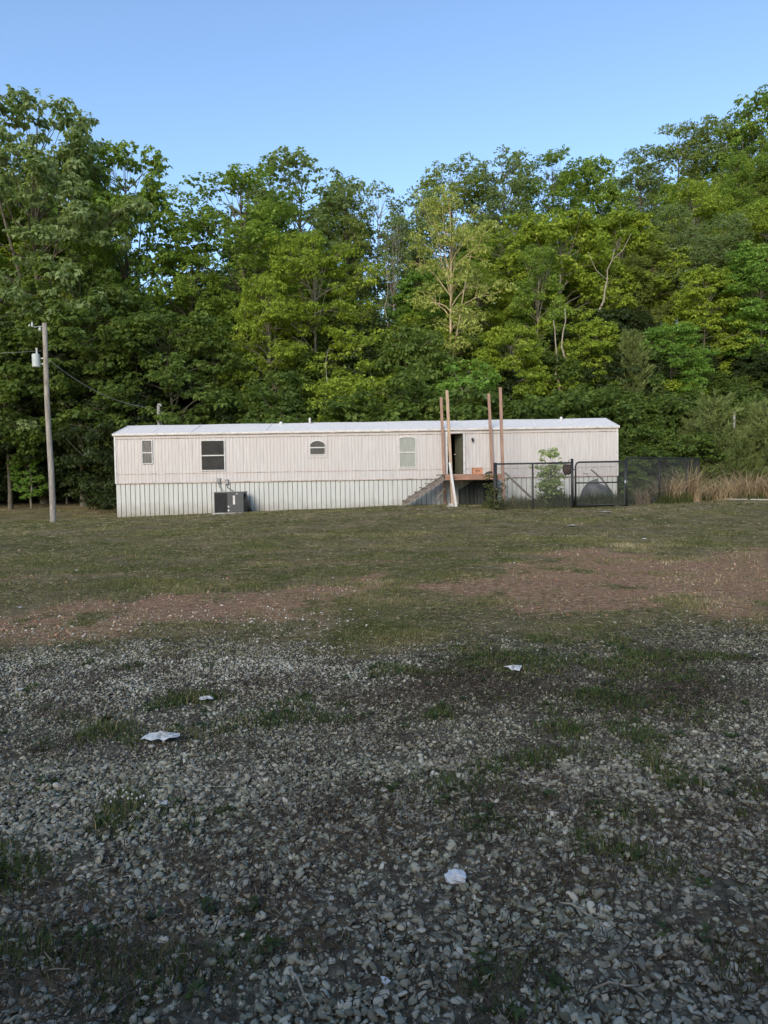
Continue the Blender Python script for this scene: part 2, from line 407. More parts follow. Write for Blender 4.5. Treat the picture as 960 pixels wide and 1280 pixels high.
cc = t.mix(t.ramp(t.noise(1.4, t.geo(), 3), [(.42, 0.0), (.62, .55)]), cc, t.mix(cv, (.155, .14, .115), (.33, .30, .245)))
cc = t.mix(.6, cc, t.mix(nn, (.35, .35, .35), (1, 1, 1)), 'MULTIPLY')
t.bsdf(cc, .92, .12, 0, t.bump(nn, .3, .004)); M['stone'] = t.m
st = np_mesh('gravel', np.concatenate([V1, V2, V3]), np.concatenate([F1, F2 + len(V1), F3 + len(V1) + len(V2)]), M['stone'], None, False, {'lv': np.concatenate([C1, C2, C3 * .7])})
tag(st, 'grey crushed stone gravel spread over the near ground', 'gravel', kind='stuff')

# ------------------------------------------------------------------ grass blades
def blades(x, y, h, w, r, lean=.5, seg2=False):
    n = len(x); z = gz(x, y); a = r.uniform(0, 2 * np.pi, n); dx, dy = np.cos(a), np.sin(a)
    la = r.uniform(0, 2 * np.pi, n); lm = np.abs(r.normal(0, lean, n)) * h
    lx, ly = np.cos(la) * lm, np.sin(la) * lm
    b0 = np.stack([x - dx * w, y - dy * w, z - .004], 1); b1 = np.stack([x + dx * w, y + dy * w, z - .004], 1)
    if not seg2:
        tp = np.stack([x + lx, y + ly, z + h], 1)
        V = np.stack([b0, b1, tp], 1).reshape(-1, 3); Fq = np.arange(3 * n).reshape(n, 3); k = 3
        return V, Fq, 3
    mx = x + lx * .35; my = y + ly * .35; mz = z + h * .6
    c0 = np.stack([mx - dx * w * .7, my - dy * w * .7, mz], 1); c1 = np.stack([mx + dx * w * .7, my + dy * w * .7, mz], 1)
    tp = np.stack([x + lx, y + ly, z + h * .93], 1)
    V = np.stack([b0, b1, c0, c1, tp], 1).reshape(-1, 3); o = (np.arange(n) * 5)[:, None]
    Fq = np.concatenate([o + np.array([[0, 1, 3]]), o + np.array([[0, 3, 2]]), o + np.array([[2, 3, 4]])], 0)
    return V, Fq, 5
def grass_mat(name, stops, trans=.25):
    t = NT(name); c = t.ramp(t.attr('lv'), stops)
    p = t.n('ShaderNodeBsdfPrincipled'); t.l(c, p.inputs['Base Color']); p.inputs['Roughness'].default_value = .7; p.inputs['Specular IOR Level'].default_value = .15
    tr = t.n('ShaderNodeBsdfTranslucent'); t.l(c, tr.inputs[0]); mx = t.n('ShaderNodeMixShader'); mx.inputs[0].default_value = trans
    t.l(p.outputs[0], mx.inputs[1]); t.l(tr.outputs[0], mx.inputs[2]); t.l(mx.outputs[0], t.out.inputs[0]); return t.m
M['lawn'] = grass_mat('lawn_blade', [(0, (.050, .066, .018)), (.35, (.110, .125, .038)), (.60, (.185, .175, .068)), (.8, (.29, .235, .12)), (1, (.48, .40, .25))])
M['weedgrass'] = grass_mat('gravel_grass_blade', [(0, (.028, .048, .014)), (.5, (.060, .095, .026)), (.75, (.14, .135, .055)), (1, (.34, .28, .17))])
# field lawn, from the gravel edge to the trees
n = 640000
yy = 6.6 * np.exp(r.uniform(0, 1, n) * math.log(46 / 6.6)); xx = r.uniform(-1, 1, n) * (yy * .56 + 1)
g, di, ve, so_ = masks(xx, yy)
dens = (1 - g) * (1 - .88 * di) * (.18 + .82 * sst(.38, .58, fbm(xx * .9, yy * .9, 81)))
dens = dens * (1 - sst(40.5, 42.5, yy) * (xx > -12)) * np.where((yy > 34.7) & (yy < 39.4) & (xx > -12.9) & (xx < 11.3), 0, 1)
k = r.uniform(0, 1, n) < dens; xx, yy, di = xx[k], yy[k], di[k]
h = r.uniform(.012, .042, len(xx)) * (.62 + .38 * sst(7, 14, yy)) * (.55 + 1.0 * sst(.45, .7, fbm(xx * .6, yy * .6, 82)) + 1.2 * sst(.45, .8, fbm(xx * 2.4, yy * 2.4, 87))); wd = .0016 * yy / 5 + .0012
lvv = np.clip(r.beta(1.6, 2.2, len(xx)) * .75 + .8 * (fbm(xx * .35, yy * .6, 83) - .42) + .3 * di + .7 * (fbm(xx * 1.6, yy * 1.6, 86) - .5) + .16 * sst(.3, 2.5, (yy - 18) / 8), 0, 1)
V, Fq, kk = blades(xx, yy, h, wd, r, .8)
o = np_mesh('lawn_grass', V, Fq, M['lawn'], None, False, {'lv': np.repeat(lvv, kk)})
tag(o, 'short patchy mown grass, part green and part straw coloured, covering the field', 'grass', kind='stuff')
# grass and weeds growing in the gravel
n = 420000
xx, yy = samp(n, 1.0, 8.2, 1.0)
g, di, ve, so_ = masks(xx, yy)
k = r.uniform(0, 1, n) < np.clip(ve * 1.0 * g * sst(.12, .70, ve) , 0, 1) * .62 + .035 * g; xx, yy, ve = xx[k], yy[k], ve[k]
V, Fq, kk = blades(xx, yy, r.uniform(.015, .055, len(xx)) * (.6 + ve * .8), .0014 + .0004 * yy, r, .7, True)
lvv = np.clip(r.beta(2, 3, len(xx)) + .5 * (fbm(xx * 2, yy * 2, 84) - .45), 0, 1)
o = np_mesh('gravel_grass', V, Fq, M['weedgrass'], None, False, {'lv': np.repeat(lvv, kk)})
tag(o, 'dark green grass and weeds growing up through the gravel', 'grass', kind='stuff')
# dead grass, roots and twigs lying on the gravel
n = 110000
xx, yy = samp(n, 1.0, 8.0, 1.0); g, di, ve, so_ = masks(xx, yy)
k = r.uniform(0, 1, n) < np.clip(g * (so_ * .85 + .16), 0, 1); xx, yy = xx[k], yy[k]; n = len(xx)
a = r.uniform(0, 2 * np.pi, n); L = r.uniform(.02, .085, n); bend = r.normal(0, .4, n); wd = r.uniform(.0009, .0022, n) * (1 + .1 * yy)
z = gz(xx, yy) + r.uniform(.008, .032, n); pts = []
for q in (0, .5, 1):
    aa = a + bend * q; cx = xx + np.cos(aa) * L * q; cy = yy + np.sin(aa) * L * q; cz = z + (.012 * np.sin(q * 3.14)) + r.uniform(-.006, .006, n)
    pts.append(np.stack([cx - np.sin(aa) * wd, cy + np.cos(aa) * wd, cz], 1)); pts.append(np.stack([cx + np.sin(aa) * wd, cy - np.cos(aa) * wd, cz + .0015], 1))
V = np.stack(pts, 1).reshape(-1, 3); o6 = (np.arange(n) * 6)[:, None]
Fq = np.concatenate([o6 + np.array([[0, 1, 3, 2]]), o6 + np.array([[2, 3, 5, 4]])], 0)
M['thatch'] = grass_mat('dead_thatch', [(0, (.022, .015, .010)), (.6, (.075, .055, .038)), (1, (.24, .20, .14))], .1)
nF = 90000; yF = 6.8 * np.exp(r.uniform(0, 1, nF) * math.log(34 / 6.8)); xF = r.uniform(-1, 1, nF) * (yF * .56 + 1)
gF, dF, _a, _b = masks(xF, yF); k = r.uniform(0, 1, nF) < (.35 + .65 * sst(.45, .65, fbm(xF * 1.3, yF * 1.3, 95))) * (1 - .85 * dF); xF, yF = xF[k], yF[k]; nF = len(xF)
aF = r.uniform(0, 2 * np.pi, nF); LF = r.uniform(.03, .12, nF) * (.7 + yF * .04); wF = r.uniform(.0012, .0028, nF) * (yF / 7); zF = gz(xF, yF) + r.uniform(.004, .03, nF)
ca, sa = np.cos(aF), np.sin(aF); pF = []
for q in (0, .5, 1):
    cx = xF + ca * LF * q; cy = yF + sa * LF * q; cz = zF + (.01 if q == .5 else 0)
    pF.append(np.stack([cx - sa * wF, cy + ca * wF, cz], 1)); pF.append(np.stack([cx + sa * wF, cy - ca * wF, cz + wF * .8], 1))
VF = np.stack(pF, 1).reshape(-1, 3); oF = (np.arange(nF) * 6)[:, None]
o = np_mesh('straw_bits', VF, np.concatenate([oF + np.array([[0, 1, 3, 2]]), oF + np.array([[2, 3, 5, 4]])], 0), M['lawn'], None, False, {'lv': np.repeat(np.clip(.55 + r.normal(0, .25, nF), .1, 1), 6)})
tag(o, 'dry grass clippings and straw lying over the lawn and bare dirt', 'straw', kind='stuff')
o = np_mesh('dead_thatch', V, Fq, M['thatch'], None, False, {'lv': np.repeat(r.beta(1.5, 2.5, n), 6)})
tag(o, 'dead brown grass stems and fine roots lying over the gravel', 'dead grass', kind='stuff')

xC = r.uniform(-12, 12, 26000); yC = 7.4 * np.exp(r.uniform(0, 1, 26000) * math.log(20 / 7.4)); dC = masks(xC, yC)[1]; k = (r.uniform(0, 1, 26000) < dC * .8 + .04) & (np.abs(xC) < yC * .56 + .6); xC, yC = xC[k], yC[k]
VC, FCc, CC_ = scatter_stones(xC, yC, np.exp(r.normal(math.log(.012), .5, len(xC))).clip(.004, .05), P20, r)
t = NT('dirt_clod'); t.bsdf(t.ramp(t.attr('lv'), [(0, (.11, .065, .038)), (.6, (.28, .165, .10)), (.93, (.38, .25, .17)), (1, (.46, .42, .36))]), .95, .05); M['clod'] = t.m
o = np_mesh('dirt_clods', VC, FCc, M['clod'], None, False, {'lv': CC_}); tag(o, 'reddish clods and small pebbles on the bare dirt', 'clods', kind='stuff')

# ------------------------------------------------------------------ tree generator
def tube_np(pts, rad, sides, acc):
    pts = np.asarray(pts, float); rad = np.asarray(rad, float); n = len(pts)
    d = np.gradient(pts, axis=0); d /= np.linalg.norm(d, axis=1)[:, None] + 1e-9
    ref = np.array([.13, .91, .4]); a = np.cross(d, ref); a /= np.linalg.norm(a, axis=1)[:, None] + 1e-9; b = np.cross(d, a)
    th = np.arange(sides) * 2 * np.pi / sides
    V = pts[:, None] + rad[:, None, None] * (a[:, None] * np.cos(th)[None, :, None] + b[:, None] * np.sin(th)[None, :, None])
    base = acc['n']; acc['V'].append(V.reshape(-1, 3))
    i = np.arange(n - 1)[:, None] * sides; k_ = np.arange(sides)[None]; k2 = (np.arange(sides) + 1)[None] % sides
    acc['F'].append(np.stack([i + k_, i + k2, i + sides + k2, i + sides + k_], -1).reshape(-1, 4) + base); acc['n'] += n * sides

def leaves(C, O, rc, rr, nspray, nleaf, leaf, flat, droop, tone):
    """C clump centres, O outward dirs, rc clump radii -> leaf quads"""
    nc = len(C); N = nc * nspray
    d = rr.normal(size=(N, 3)); d[:, 2] = d[:, 2] * .8 + .25; d /= np.linalg.norm(d, axis=1)[:, None]
    Cn = np.repeat(C, nspray, 0); Rn = np.repeat(rc, nspray)
    rad = rr.uniform(.35, 1.0, N) ** .6
    p = Cn + d * (Rn * rad)[:, None] * np.array([1, 1, flat])
    p[:, 2] -= (Rn * .35) * (rad ** 2) * (np.hypot(d[:, 0], d[:, 1]) ** 2)      # clump edges droop
    ct = np.repeat(np.repeat(tone, nspray), nleaf)
    st_ = np.repeat(rr.normal(0, .07, N), nleaf)
    P = np.repeat(p, nleaf, 0); D = np.repeat(d, nleaf, 0); m_ = len(P)
    az = rr.uniform(0, 2 * np.pi, m_)
    ld = np.stack([np.cos(az), np.sin(az), rr.normal(-droop, .35, m_)], 1) + D * .45
    ld /= np.linalg.norm(ld, axis=1)[:, None]
    upv = np.array([0, 0, 1.0]) + rr.normal(0, .55, (m_, 3)) + D * .5
    sd_ = np.cross(ld, upv); sd_ /= np.linalg.norm(sd_, axis=1)[:, None] + 1e-9
    L = leaf * rr.uniform(.65, 1.25, m_); Wd = L * rr.uniform(.24, .36, m_)
    nrm = np.cross(sd_, ld)
    a = P + ld * (L * .12)[:, None]
    mid = P + ld * (L * .55)[:, None] - nrm * 0
    tip = P + ld * L[:, None] - np.array([0, 0, 1]) * (L * .22)[:, None]
    V = np.stack([a, mid + sd_ * Wd[:, None] - np.array([0, 0, 1]) * (L * .06)[:, None], tip, mid - sd_ * Wd[:, None] - np.array([0, 0, 1]) * (L * .06)[:, None]], 1)
    lv = np.clip(ct + st_ + rr.normal(0, .12, m_), 0, 1)
    return V.reshape(-1, 3), np.arange(m_ * 4).reshape(m_, 4), np.repeat(lv, 4)

def make_tree(name, seed, H, Rad, base, leafmat, barkmat, n_limb=26, sub=5, rc=.95, nspray=16, nleaf=6, leaf=.24, flat=.5, droop=.35,
              shape='round', trunk_r=None, wob=.25, up_top=1.1, up_bot=.15, fork=0, extra=0):
    rr = np.random.default_rng(seed)
    acc = {'V': [], 'F': [], 'n': 0}
    tr = trunk_r or H * .011
    nt = 12; tz = np.linspace(0, 1, nt); ph = rr.uniform(0, 6.28, 2)
    tx = wob * np.sin(tz * 4 + ph[0]) * tz; ty = wob * np.sin(tz * 3.3 + ph[1]) * tz
    T = np.stack([tx, ty, tz * H * .93], 1); T[0, 2] = -.5
    tr_r = tr * (1 - tz * .9) * np.where(tz < .05, 1.25, 1)
    tube_np(T, tr_r, 9, acc)
    for q in range(fork):
        az = rr.uniform(0, 6.28); k0 = rr.integers(3, 6); pts = [T[k0]]; dd = np.array([math.cos(az) * .28, math.sin(az) * .28, 1.])
        for j in range(6): pts.append(pts[-1] + dd * H * .085 + rr.normal(0, .12, 3)); dd[:2] *= .85
        tube_np(np.array(pts), np.linspace(tr_r[k0] * .7, .03, 7), 6, acc)
    C = []; O = []; RC = []
    ga = rr.uniform(0, 6.28)
    for i in range(n_limb):
        u = (i + rr.uniform(0, 1)) / n_limb
        zf = base + (1 - base) * u
        if shape == 'round': prof = math.sin(math.pi * (u * .66 + .17)) ** .8
        elif shape == 'cone': prof = (1 - u) ** .8 * .95 + .08
        elif shape == 'column': prof = .62 + .38 * math.sin(math.pi * u)
        elif shape == 'vase': prof = .35 + .75 * u if u < .8 else .95 * (1 - u) / .2 * .8 + .2
        else: prof = 1
        ln = Rad * prof * rr.uniform(.72, 1.18)
        ga += 2.399 + rr.normal(0, .35)
        elev = (up_bot + (up_top - up_bot) * u) + rr.normal(0, .12)
        z0 = zf * H * .93; k0 = np.interp(z0, T[:, 2], np.arange(nt))
        s0 = np.array([np.interp(z0, T[:, 2], T[:, 0]), np.interp(z0, T[:, 2], T[:, 1]), z0])
        back = math.tan(min(elev, 1.2)) * ln * .55
        s0[2] -= min(back, H * .18 * u + .4); s0[0] = np.interp(s0[2], T[:, 2], T[:, 0]); s0[1] = np.interp(s0[2], T[:, 2], T[:, 1])
        npt = 6; q = np.linspace(0, 1, npt); e = elev * (1 - q * .9) + rr.normal(0, .1, npt)
        a = ga + rr.normal(0, .25) * q + np.cumsum(rr.normal(0, .12, npt))
        st_ = ln / (npt - 1)
        seg = np.stack([np.cos(a) * np.cos(e) * st_, np.sin(a) * np.cos(e) * st_, np.sin(e) * st_ * 1.2], 1); seg[0] = 0
        L = s0 + np.cumsum(seg, 0)
        r0 = max(.03, min(tr * .5, .012 * ln + .02) * (1 - .35 * u))
        tube_np(L, np.linspace(r0, .012, npt), 5, acc)
        out = np.array([math.cos(ga), math.sin(ga), .3])
        C.append(L[-1]); O.append(out); RC.append(rc * rr.uniform(.7, 1.15))
        C.append(L[-2] + rr.normal(0, .15, 3)); O.append(out); RC.append(rc * rr.uniform(.6, 1.0))
        for j in range(sub):
            qq = rr.uniform(.3, .95); f = qq * (npt - 1); i0 = int(f); b0 = L[i0] + (L[min(i0 + 1, npt - 1)] - L[i0]) * (f - i0)
            sa = ga + rr.choice([-1, 1]) * rr.uniform(.4, 1.25); sl_ = ln * rr.uniform(.18, .45) + .3; se = elev * .5 + rr.normal(.1, .35)
            b1 = b0 + np.array([math.cos(sa) * math.cos(se), math.sin(sa) * math.cos(se), math.sin(se)]) * sl_
            bm_ = (b0 + b1) / 2 + rr.normal(0, .08, 3) + np.array([0, 0, .05 * sl_])
            tube_np(np.array([b0, bm_, b1]), [r0 * .4, r0 * .25, .008], 4, acc)
            C.append(b1); O.append(out); RC.append(rc * rr.uniform(.55, 1.1))
    for j in range(extra):
        zz = rr.uniform(base, .9) * H; a = rr.uniform(0, 6.28); q = Rad * rr.uniform(.1, .5)
        C.append(np.array([math.cos(a) * q, math.sin(a) * q, zz])); O.append(np.array([0, 0, 1.])); RC.append(rc * 1.1)
    for j in range(int(n_limb * .5)):      # dome of small branches at the top
        a = rr.uniform(0, 6.28); q = Rad * .62 * math.sqrt(rr.uniform(0, 1)); zz = H * .98 - (q / Rad) ** 2 * H * .14 - abs(rr.normal(0, .5))
        b1 = np.array([math.cos(a) * q, math.sin(a) * q, zz]); k0 = rr.integers(nt - 5, nt - 1)
        tube_np(np.array([T[k0], (T[k0] + b1) / 2 + rr.normal(0, .15, 3), b1]), [.035, .02, .008], 4, acc)
        C.append(b1); O.append(np.array([0, 0, 1.])); RC.append(rc * rr.uniform(.7, 1.1))
    # top
    C.append(T[-1] + np.array([0, 0, .2])); O.append(np.array([0, 0, 1.])); RC.append(rc * .8)
    C = np.array(C); O = np.array(O); RC = np.array(RC)
    tone = np.clip(.42 + rr.normal(0, .13, len(C)), 0, 1)
    V, Fq, lv = leaves(C, O, RC, rr, nspray, nleaf, leaf, flat, droop, tone)
    root = empty(name)
    np_mesh('trunk', np.concatenate(acc['V']), np.concatenate(acc['F']), M[barkmat], root, True)
    np_mesh('crown', V, Fq, M[leafmat], root, False, {'lv': lv})
    root['_H'] = float(H)
    return root

PR = {}
def proto(key, name, **k):
    PR[key] = (make_tree(name, **k), k['H'], [False])
proto('open',  'hickory_tree', seed=1, H=25, Rad=6.0, base=.14, leafmat='leaf_blue', barkmat='bark', n_limb=40, sub=6, rc=.9, nspray=18, nleaf=7, leaf=.31, flat=.55, droop=.75, up_bot=.0, fork=2, extra=26)
proto('open2', 'hickory_tree', seed=2, H=22, Rad=5.4, base=.12, leafmat='leaf_mid', barkmat='bark', n_limb=38, sub=6, rc=.9, nspray=18, nleaf=7, leaf=.30, flat=.5, droop=.7, up_bot=.0, fork=1, extra=26)
proto('open3', 'hickory_tree', seed=42, H=16, Rad=5.4, base=.30, leafmat='leaf_shrub', barkmat='bark', n_limb=34, sub=6, rc=.8, nspray=17, nleaf=7, leaf=.30, flat=.45, droop=.7, up_bot=.0)
proto('d1', 'broadleaf_tree', seed=3, H=22, Rad=5.2, base=.10, leafmat='leaf_mid', barkmat='bark', n_limb=46, sub=6, rc=.95, nspray=22, nleaf=6, leaf=.24, flat=.45, droop=.3)
proto('d2', 'broadleaf_tree', seed=4, H=22, Rad=5.0, base=.12, leafmat='leaf_blue', barkmat='bark', n_limb=42, sub=6, rc=.95, nspray=20, nleaf=6, leaf=.25, flat=.5, droop=.35, shape='column')
proto('lay1', 'beech_tree', seed=5, H=18, Rad=5.0, base=.16, leafmat='leaf_yel', barkmat='bark_pale', n_limb=42, sub=6, rc=1.0, nspray=24, nleaf=6, leaf=.24, flat=.26, droop=.25, up_bot=.05, up_top=.8)
proto('lay2', 'beech_tree', seed=6, H=16, Rad=4.6, base=.18, leafmat='leaf_yel', barkmat='bark_pale', n_limb=38, sub=6, rc=1.0, nspray=22, nleaf=6, leaf=.30, flat=.26, droop=.45, up_bot=.0, up_top=.8)
proto('lay3', 'beech_tree', seed=16, H=16, Rad=4.6, base=.18, leafmat='leaf_fresh', barkmat='bark', n_limb=38, sub=6, rc=.95, nspray=22, nleaf=6, leaf=.28, flat=.28, droop=.4, up_bot=.0, up_top=.8)
proto('col', 'slender_tree', seed=7, H=20, Rad=3.4, base=.22, leafmat='leaf_mid', barkmat='bark_pale', n_limb=34, sub=5, rc=.8, nspray=20, nleaf=6, leaf=.24, flat=.5, droop=.4, shape='column', trunk_r=.14)
proto('oliv', 'oak_tree', seed=8, H=21, Rad=4.8, base=.12, leafmat='leaf_olive', barkmat='bark', n_limb=42, sub=6, rc=.9, nspray=20, nleaf=7, leaf=.20, flat=.5, droop=.3)
proto('spars', 'slender_tree', seed=9, H=21, Rad=2.6, base=.30, leafmat='leaf_blue', barkmat='bark_pale', n_limb=26, sub=3, rc=.55, nspray=9, nleaf=5, leaf=.20, flat=.6, droop=.5, shape='column', trunk_r=.10)
proto('gold', 'locust_tree', seed=10, H=17, Rad=4.6, base=.36, leafmat='leaf_gold', barkmat='bark_tan', n_limb=24, sub=5, rc=.85, nspray=17, nleaf=7, leaf=.18, flat=.28, droop=.2, shape='vase', trunk_r=.17, up_bot=.3, fork=1)
proto('sap', 'sapling', seed=12, H=6, Rad=1.7, base=.25, leafmat='leaf_fresh', barkmat='bark_pale', n_limb=20, sub=3, rc=.42, nspray=12, nleaf=6, leaf=.20, flat=.45, droop=.4, trunk_r=.035, shape='column')
proto('und', 'understory_tree', seed=13, H=8, Rad=2.8, base=.10, leafmat='leaf_shrub', barkmat='bark_pale', n_limb=30, sub=5, rc=.7, nspray=20, nleaf=6, leaf=.24, flat=.35, droop=.4, trunk_r=.06)
proto('und2', 'understory_tree', seed=14, H=7, Rad=2.8, base=.05, leafmat='leaf_yel', barkmat='bark', n_limb=28, sub=5, rc=.7, nspray=20, nleaf=6, leaf=.20, flat=.35, droop=.35, trunk_r=.06)
proto('dk', 'understory_tree', seed=23, H=9, Rad=3.2, base=.10, leafmat='leaf_dark', barkmat='bark', n_limb=30, sub=5, rc=.8, nspray=20, nleaf=6, leaf=.24, flat=.35, droop=.4, trunk_r=.08)  # understory shade painted through its dark leaf colour
proto('dks', 'shrub', seed=24, H=3.2, Rad=2.4, base=.04, leafmat='leaf_dark', barkmat='bark', n_limb=20, sub=4, rc=.5, nspray=20, nleaf=6, leaf=.16, flat=.45, droop=.3, trunk_r=.04)  # shrub darkened by leaf colour to stand for woodland shade
proto('shr', 'shrub', seed=15, H=3.2, Rad=2.2, base=.04, leafmat='leaf_shrub', barkmat='bark', n_limb=22, sub=4, rc=.5, nspray=22, nleaf=6, leaf=.15, flat=.5, droop=.3, trunk_r=.04)
proto('shr2', 'shrub', seed=17, H=3.2, Rad=2.3, base=.04, leafmat='leaf_shrub', barkmat='bark', n_limb=22, sub=4, rc=.5, nspray=22, nleaf=6, leaf=.16, flat=.45, droop=.3, trunk_r=.04)
proto('shr3', 'shrub', seed=18, H=3.0, Rad=2.2, base=.04, leafmat='leaf_shrub', barkmat='bark', n_limb=20, sub=4, rc=.5, nspray=20, nleaf=6, leaf=.20, flat=.45, droop=.3, trunk_r=.04)

# young pine: whorls of needle tufts with upright candles
def make_pine(name, seed, H, Rad, base=.05):
    rr = np.random.default_rng(seed); acc = {'V': [], 'F': [], 'n': 0}
    T = np.array([[0, 0, -.3], [.03, 0, H * .4], [0, .04, H * .8], [0, 0, H]]); tube_np(T, [.05, .04, .02, .008], 6, acc)
    tips = []
    for k in range(int(H / .38)):
        z = base * H + k * .38
        if z > H: break
        u = z / H
        for q in range(6):
            a = rr.uniform(0, 6.28); ln = Rad * (1 - u) ** .75 * rr.uniform(.7, 1.1) + .12; n_ = 6
            q_ = np.linspace(0, 1, n_); L = np.stack([np.cos(a) * ln * q_, np.sin(a) * ln * q_, z + ln * (.25 * q_ + .4 * q_ ** 2)], 1)
            tube_np(L, np.linspace(.014, .004, n_), 4, acc)
            for p in L[1:]:
                tips.append((p, np.array([math.cos(a), math.sin(a), .9])))
                for _ in range(2): tips.append((p + rr.normal(0, .12, 3), np.array([math.cos(a + rr.normal(0, .7)), math.sin(a + rr.normal(0, .7)), .8])))
    tips.append((T[-1], np.array([0, 0, 1.])))
    P = np.array([t_[0] for t_ in tips]); D = np.array([t_[1] for t_ in tips]); D /= np.linalg.norm(D, axis=1)[:, None]
    nn_ = 26; N = len(P) * nn_; Pn = np.repeat(P, nn_, 0) + np.repeat(D, nn_, 0) * rr.uniform(-.1, .12, N)[:, None]
    nd = np.repeat(D, nn_, 0) * .9 + rr.normal(0, .5, (N, 3)); nd /= np.linalg.norm(nd, axis=1)[:, None]
    L = rr.uniform(.12, .22, N); sd_ = np.cross(nd, rr.normal(size=(N, 3))); sd_ /= np.linalg.norm(sd_, axis=1)[:, None]
    V = np.stack([Pn - sd_ * .010, Pn + sd_ * .010, Pn + nd * L[:, None]], 1).reshape(-1, 3)
    lv = np.repeat(np.clip(np.repeat(rr.uniform(.2, .7, len(P)), nn_) + rr.normal(0, .1, N), 0, 1), 3)
    root = empty(name); np_mesh('trunk', np.concatenate(acc['V']), np.concatenate(acc['F']), M['bark'], root, True)
    np_mesh('crown', V, np.arange(N * 3).reshape(N, 3), M['leaf_pine'], root, False, {'lv': lv}); return root
PR['pine'] = (make_pine('young_pine', 31, 3.4, 1.15), 3.4, [False])
PR['pine2'] = (make_pine('tall_pine', 32, 7.5, 2.3, .3), 7.5, [False])

def place(key, x, y, H, rz, label, cat, group=None, rs=1.0, name=None, sink=0.0):
    root, H0, used = PR[key]
    o = root if not used[0] else copy_tree(root)
    used[0] = True
    if '_H' in o: del o['_H']
    s_ = H / H0; o.location = (x, y, gz1(x, y) - sink); o.scale = (s_ * rs, s_ * rs, s_); o.rotation_euler = (0, 0, rz)
    for kk_ in ('group',):
        if kk_ in o and not group: del o[kk_]
    tag(o, label, cat, group)
    if name: o.name = name
    return o
def plant(key, px, top, Y, label, cat='tree', group=None, rs=1.0, rz=None, name=None):
    p = at(px, top, Y); z0 = gz1(p.x, Y); H = (p.z - z0) * 1.0
    return place(key, p.x, Y, max(H, 1.0), random.uniform(0, 6.28) if rz is None else rz, label, cat, group, rs, name)

# individual trees along the edge of the wood, left to right
plant('open', 40, 118, 47, 'tall open crowned hickory at far left, tallest tree behind the utility pole', rz=.4, rs=1.08)
plant('open2', 150, 170, 51, 'big leaved tree with a rounded top, second peak right of the tallest left tree', rz=2.2, rs=.85)
plant('open3', 215, 385, 43.5, 'low drooping big leaved tree whose branch reaches over the left end of the mobile home', rs=1.25, rz=4.1)
plant('open3', 95, 330, 44.5, 'yellowish big leaved tree directly behind the top of the utility pole', rs=1.15, rz=1.1)
plant('open', -75, 330, 50, 'hickory cut off by the left edge of the photo, below the tallest tree', rz=3.4)
plant('open3', 5, 400, 44, 'low big leaved tree at the left edge, left of the utility pole', rs=1.1, rz=5.0)
plant('dk', 130, 425, 46, 'shade coloured spreading tree between the utility pole and the mobile home', rs=1.0)
plant('d1', 300, 207, 53, 'dense bright topped tree just right of the first sky notch', rs=1.2)
plant('d2', 375, 193, 62, 'dull green round topped tree, highest point left of the narrow sky gap', rs=1.25)
plant('lay1', 390, 285, 48.5, 'yellow green layered tree left of the narrow sky gap', rs=.92)
plant('lay1', 335, 340, 46, 'yellow green layered tree over the middle of the left half of the roof', rs=.72, rz=1.3)
plant('d1', 235, 305, 50, 'mid green tree filling in beside the drooping hickory', rs=.9, rz=2.0)
plant('oliv', 430, 215, 60, 'olive tree on the left rim of the narrow sky gap', rs=.6)
plant('spars', 470, 222, 63, 'thin sparse tree with sky showing through, inside the narrow sky gap')
plant('oliv', 440, 380, 50, 'low olive tree under the narrow sky gap', rs=.85)
plant('spars', 492, 260, 58, 'thin sparse tree on the right rim of the narrow sky gap', rs=.9)
plant('d2', 520, 232, 62, 'dull green tree just right of the narrow sky gap', rs=.8)
plant('oliv', 562, 190, 68, 'dark topped tree behind the golden locust', rs=.95)
plant('gold', 560, 222, 48, 'golden green sparse tree with an orange tan trunk above the deck posts', rz=.9, rs=.74)
plant('d2', 628, 182, 68, 'pointed dull green tree on the skyline right of the golden tree', rs=.85)
plant('d1', 690, 184, 70, 'rounded tree on the skyline above the deck posts', rs=.9)
plant('open2', 745, 192, 72, 'loose topped tree on the skyline above the right end of the roof', rs=.8)
plant('d2', 800, 182, 80, 'dull green tree where the skyline starts climbing to the right', rs=.95)
plant('oliv', 850, 150, 84, 'hazy tree on the rising skyline, first step of the climb', rs=.9)
plant('d2', 900, 135, 84, 'hazy tree on the rising skyline, second step of the climb', rs=.95)
plant('open2', 955, 108, 80, 'highest tree on the right, at the right edge of the photo', rs=.9)
plant('d1', 925, 190, 68, 'dense olive green tree below the highest right hand tree', rs=1.0)
plant('d1', 1010, 130, 72, 'dense tree cut off by the right edge of the photo', rs=1.0)
plant('lay1', 640, 265, 58, 'dense yellow green tree right of the golden locust', rs=.85)
plant('lay2', 700, 262, 54, 'big leaved yellow green tree with pale forked stems above the right deck posts', rs=.95)
plant('col', 672, 300, 50, 'slim pale stemmed tree leaning beside the forked one', rs=.85)
plant('lay2', 775, 262, 58, 'big leaved yellow green tree above the right end of the mobile home', rs=.95)
plant('oliv', 815, 285, 56, 'darker olive tree with bare pale forks showing in its middle', rs=.9)
plant('lay1', 870, 225, 62, 'bright tree on the right slope below the rising skyline', rs=.95)
plant('lay2', 880, 330, 52, 'layered yellow green tree on the right slope', rs=.95)
plant('lay3', 950, 300, 52, 'fresh green tree at the right edge above the young pines', rs=1.0)
plant('lay3', 840, 400, 47, 'dark fresh green tree on the right slope above the tall dry grass', rs=1.05)
plant('lay2', 740, 395, 47, 'low layered tree just above the right end of the roof', rs=1.0)
plant('lay2', 640, 400, 46, 'low layered tree between the two pairs of deck posts', rs=.9)
